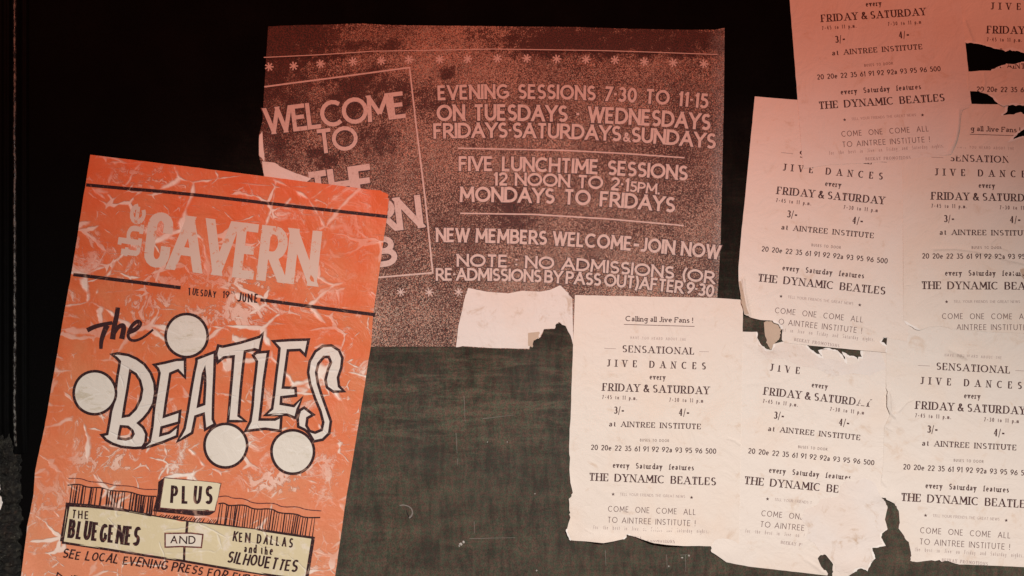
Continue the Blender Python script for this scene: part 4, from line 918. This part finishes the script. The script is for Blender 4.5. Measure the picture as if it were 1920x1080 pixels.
# ------------------------------------------------------------------ orange poster
def build_orange():
    r = root('concert_poster', 'creased orange poster with hand-drawn lettering and four white discs, hanging askew', 'poster', 390, 760)
    sh = Sheet(3.0, curls=[(728, 366, 22, 22, 4), (44, 1080, 16, 60, 6), (120, 600, 8, 200, 1.5)],
               wr=lambda x, y: 1.5 + 2.6 * noise.noise(Vector((x / 95, y / 120, 40))) + .55 * noise.noise(Vector((x / 34, y / 40, 51))))
    outer = [(170.5, 290.5), (380, 316), (560, 339), (713, 358), (722, 361), (729, 366), (730, 374), (727, 400), (720, 450), (700, 591), (697, 640), (672, 800), (650, 930), (628.6, 1080), (600, 1260), (18, 1225), (43, 1080), (53, 985), (64, 930), (68, 880), (85, 800), (111, 650), (137, 502), (154, 395)]
    paper('sheet', outer, (), sh, M['orange'], r, 41, 10)
    P = lambda n, vf, off, m, masks=(): lay(n, vf[0], vf[1], sh, off, M[m], r, masks)
    P('rule', strokes_fig([([(163, 347), (240, 354), (300, 359), (380, 367), (445, 374.5), (560, 388), (727, 406.5)], 6.2)]), .25, 'ink_hand')
    P('rule', strokes_fig([([(139, 514.5), (240, 527), (340, 539.5)], 6.6)]), .25, 'ink_hand')
    P('rule', strokes_fig([([(489, 562), (590, 575.5), (704, 590)], 6.4)]), .25, 'ink_hand')
    # title
    P('small_title', textline('the', [(262, 487), (277, 387)], 44, 'slab', .12, .2), .22, 'cavern_print')
    P('title', textline('ÇAVERN', [(272, 499), (430, 519), (590, 537)], 104, 'block', .045, .1), .24, 'cavern_print')
    size = [1] * 12
    P('date', textline('TUESDAY', [(354, 553), (405, 558)], 13, 'hand', .2, .5, jit=.7, seed=2), .25, 'ink_date')
    P('date', textline('19', [(418, 559), (431, 560)], 13, 'hand', .2, .5, jit=.6, seed=5), .25, 'ink_date')
    P('date', textline('th', [(434, 551), (441, 552)], 6.5, 'handthin', .2, .5, jit=.3, seed=5), .25, 'ink_hand_thin')
    P('date', textline('JUNE', [(446, 565), (484, 568)], 17, 'hand', .2, .5, jit=.5, seed=8), .25, 'ink_date')
    q = lambda pts: smooth(Z(0, 280, 2.7, pts), 2)
    the = [(q([(445, 916), (480, 898), (530, 885), (572, 878)]), [6, 4.5]), (q([(545, 890), (528, 930), (515, 970), (514, 1010)]), [7.5, 4]),
           (q([(600, 800), (592, 850), (580, 900), (572, 962)]), [5.5, 7]), (q([(578, 935), (600, 898), (625, 888), (630, 905), (618, 960)]), [4.5, 7]),
           (q([(655, 925), (690, 912), (715, 885), (705, 868), (680, 880), (655, 915), (648, 950), (668, 970), (705, 965), (745, 940), (778, 912)]), [6, 2.6])]
    P('brush_lettering', strokes_fig([(p_, [w_ * 1.5 for w_ in ww]) for p_, ww in the]), .25, 'ink_date')
    # outlined display letters
    a = lambda pts: Z(180, 640, 4.908, pts); b = lambda pts: Z(400, 610, 4.908, pts)
    L = [
     (a([(150,120),(205,110),(300,125),(380,160),(450,210),(510,290),(545,380),(552,470),(535,570),(490,650),(440,710),(395,750),(440,790),(470,850),(460,930),(430,975),(360,980),(240,968),(160,940),(100,905),(60,860),(110,850),(130,740),(145,640),(175,540),(190,420),(200,330),(215,240),(222,185),(190,150)]),
      [a([(320,270),(370,300),(410,360),(430,440),(415,530),(370,620),(310,680),(255,690),(270,590),(295,440),(310,340)]), a([(235,780),(300,785),(340,820),(350,850),(330,885),(280,900),(215,890),(222,840)])]),
     (a([(540,215),(640,195),(740,170),(825,165),(825,330),(760,265),(690,295),(670,430),(650,560),(632,690),(780,640),(770,745),(610,790),(600,860),(680,838),(762,775),(752,870),(620,925),(440,985),(500,920),(525,780),(540,620),(570,430),(590,290),(575,250)]), []),
     (a([(930,160),(1100,95),(1095,300),(1085,500),(1080,715),(1100,760),(1010,810),(995,665),(920,690),(890,840),(755,920),(820,800),(850,640),(880,450),(910,280),(930,190)]),
      [a([(1008,240),(1010,400),(1000,575),(945,595),(970,440),(990,300)])]),
     (b([(50,185),(90,195),(250,160),(430,105),(462,72),(430,235),(385,220),(295,240),(275,400),(255,600),(237,830),(300,880),(140,880),(155,700),(175,480),(190,285),(100,295),(45,340),(30,260)]), []),
     (b([(400,250),(510,240),(495,330),(470,500),(450,700),(430,865),(570,865),(630,835),(620,970),(480,950),(300,970),(345,880),(365,740),(375,600),(395,430),(405,330),(370,275)]), []),
     (b([(555,145),(700,135),(880,130),(850,275),(800,225),(690,230),(670,380),(645,570),(760,575),(765,645),(630,660),(625,720),(745,740),(820,665),(780,770),(760,850),(680,820),(480,825),(545,765),(565,620),(585,440),(605,290),(612,210)]), []),
     (b([(1205,605),(1110,610),(1050,570),(1035,500),(1060,400),(1085,340),(1065,290),(1020,290),(970,350),(950,430),(965,530),(1000,640),(1050,780),(1085,880),(1070,990),(1010,1050),(930,1065),(890,1000),(850,960),(785,930),(780,850),(800,780),(840,755),(925,820),(870,850),(860,920),(890,970),(940,985),(1000,960),(1015,890),(990,790),(940,670),(895,540),(875,430),(890,330),(940,240),(1010,190),(1090,185),(1160,230),(1190,300),(1180,390),(1150,480),(1160,560)]), []),
    ]
    order = [0, 1, 2, 4, 3, 5, 6]
    for k, i in enumerate(order):
        o, hs = L[i]
        v, f = region(o, hs, 9); P('display_letter', (v, f), .22 + .012 * k, 'cream_print')
        sm = [o + [o[0]]] + [h + [h[0]] for h in hs]
        P('letter_outline', strokes_fig([(s, 5.2) for s in sm]), .36 + .012 * k, 'ink_hand')
    for i, (x, y, rr) in enumerate(((351, 629, 39.5), (179, 736, 39.5), (424, 835, 40), (549.5, 847, 40))):
        ring = [(x + rr * (1 + .012 * math.sin(3 * t + i)) * math.cos(t), y + rr * 1.02 * math.sin(t)) for t in [k * 2 * math.pi / 40 for k in range(40)]]
        P('disc', region(ring, (), 9), .48, 'disc_print')
        P('disc_outline', strokes_fig([(ring + [ring[0], ring[1]], 5.2)]), .52, 'ink_hand')
    # curtain
    c3 = lambda pts: Z(100, 880, 5.4, pts); c4 = lambda pts: Z(340, 880, 5.4, pts)
    w1 = smooth(c3([(160, 88), (290, 90), (370, 125), (520, 128), (620, 162), (800, 165), (900, 200), (1060, 200)]), 2)
    w2 = smooth(c4([(380, 275), (470, 262), (520, 290), (640, 290), (740, 345), (950, 335), (1020, 380), (1180, 372), (1260, 405), (1420, 418)]), 2)
    w3 = smooth(c3([(150, 158), (270, 145), (350, 182), (500, 180), (580, 215), (780, 222), (900, 265), (1050, 270)]), 2)
    w4 = smooth(c4([(380, 345), (440, 335), (480, 368), (650, 352), (740, 405), (920, 390), (990, 440), (1170, 445), (1240, 485), (1410, 485)]), 2)
    P('curtain_line', strokes_fig([(w1, 1.7)]), .25, 'ink_hand_thin'); P('curtain_line', strokes_fig([(w2, 1.9)]), .25, 'ink_hand_thin')
    P('curtain_line', strokes_fig([(w3, 2.4)]), .25, 'ink_hand'); P('curtain_line', strokes_fig([(w4, 2.6)]), .25, 'ink_hand')
    rnd = random.Random(3)
    def yat(c, x):
        for (xa, ya), (xb, yb) in zip(c, c[1:]):
            if xa <= x <= xb: return ya + (yb - ya) * (x - xa) / ((xb - xa) or 1)
        return None
    st = []; x = 132
    while x < 590:
        y = yat(w3 + w4, x)
        yb = 945 + (x - 128) * .134
        if y:
            k = .45 + .55 * noise.noise(Vector((x / 30, 2, 2))) + .35
            w = max(1.0, min(4.2, rnd.uniform(1.2, 3.2) * (1.6 if x < 290 else .95)))
            if 295 < x < 408: y = max(y, 962 + (x - 295) * .1)
            if rnd.random() < .9: st.append(([(x + (4 if x < 300 else 5), y + 1), (x - rnd.uniform(-1, 2), yb - 1)], [w * rnd.uniform(.5, 1), w]))
        x += rnd.uniform(3.6, 6.6) if x < 300 else rnd.uniform(3.4, 5.6)
    P('curtain_folds', strokes_fig(st), .24, 'ink_hand')
    # banner
    ban = c3([(150, 345), (560, 385), (1000, 460), (1404, 530)])[:4] + c4([(820, 612), (1340, 690)]) + c4([(1285, 1080)]) + [(572, 1098)] + c4([(880, 1060), (420, 985), (0, 915)]) + c3([(1100, 885), (560, 800), (100, 735)])
    P('banner', region(ban, (), 9), .22, 'banner_print')
    P('banner_border', strokes_fig([(c3([(155, 350), (95, 725)]), 7.5), (c3([(130, 352), (380, 368), (720, 408), (1000, 462)]), [7.5, 4.5]), (c3([(1000, 462), (1404, 525)]) + c4([(400, 555), (820, 612)]), [2.4, 3]), (c4([(820, 612), (1345, 690)]), 4.6),
       (c4([(1340, 680), (1275, 1085)]) + [(574, 1098)], 6.5), (c3([(95, 735), (560, 805), (1100, 890)]) + c4([(0, 918), (420, 990), (880, 1062), (1270, 1115)]), 4.6), (c3([(1365, 520), (1355, 640)]), 5), (c3([(1335, 780), (1330, 930)]), 4.5)]), .36, 'ink_hand')
    box = c3([(1140, 642), (1400, 640)]) + c4([(225, 655), (210, 785)]) + c3([(1300, 775), (1140, 782)])
    P('name_plate', region(box, (), 9), .42, 'and_print'); P('plate_border', strokes_fig([(box + [box[0]], 2.8)]), .50, 'ink_hand_thin')
    H = lambda t, base, cap, sty, jit=.5, seed=1, sp=.5, shear=0.0, gap=None, nm='hand_lettering', m='ink_hand': P(nm, textline(t, base, cap, sty, gap, sp, jit=jit, seed=seed, shear=shear), .56, m)
    H('AND', c3([(1195, 742)]) + c4([(148, 752)]), 15, 'hand', .3, 4, .5)
    H('THE', c3([(192, 486), (365, 505)]), 16.5, 'hand', .6, 9)
    H('BLUEGENES', c3([(155, 690), (870, 772)]), 35, 'handfat', .3, 12, .3, gap=.11)
    H('KEN DALLAS', c4([(525, 722), (1125, 786)]), 18.5, 'hand', .5, 14, .45, .0)
    H('and the', c4([(640, 836), (925, 865)]), 16, 'hand', .5, 15, .3)
    H('SILHOUETTES', c4([(465, 935), (1165, 1035)]), 22, 'handfat', .6, 16, .3, .12, gap=.12)
    H('SEE LOCAL EVENING PRESS FOR FURTHER DETAILS', c3([(100, 892), (1404, 1085)]) [:1] + [(360, 1075), (600, 1120)], 17, 'handfat', .7, 17, .42, .18)
    H('NEW MEMBERS WELCOME', [(106, 1087), (560, 1165)], 15, 'hand', .6, 18, .5)
    # plus board with its dark edges
    pl = c3([(1130, 80), (1404, 105)]) + c4([(408, 138), (345, 420), (0, 400)]) + c3([(1250, 400), (1085, 385)])
    side = c3([(1130, 78), (1070, 122), (1062, 240), (1015, 420), (1100, 430)]) + c4([(0, 448), (150, 468), (290, 462), (350, 425), (340, 405)]) + c3([(1250, 395), (1090, 380)])
    P('board_edge', region(side, (), 9), .50, 'ink_hand')
    P('board', region(pl, (), 9), .56, 'board_print')
    P('board_border', strokes_fig([(pl + [pl[0]], 1.8)]), .62, 'ink_hand_thin')
    lay('hand_lettering', *textline('PLUS', c3([(1195, 335)]) + c4([(312, 350)]), 33, 'handfat', .3, .3, jit=.35, seed=3), sh, .68, M['ink_hand'], r)
M['board_print'] = mat_ink('board_print', (.74, .66, .46), .4, (.76, .66, .52), 60)
k_ = NT('disc_print')
f_ = k_.ramp(k_.noise(24, 6, .78, k_.mapv(scale=(.6, 1, 1.9))), .53, .66, 0, .62)
w_, net_ = crease_net(k_)
c_ = k_.mix(f_, (.76, .69, .60), (.50, .42, .28))
c_ = k_.mix(k_.math('MULTIPLY', k_.math('MAXIMUM', net_(10, .03, .47, .70, 12, 3.3), net_(20, .04, .50, .72, 15, 8.1)), .5), c_, (.88, .83, .76))
k_.set('Base Color', c_); k_.set('Roughness', .5); k_.bump(k_.noise(25, 5, .65, w_, .5), .5, .003)
M['disc_print'] = k_.m
build_orange()
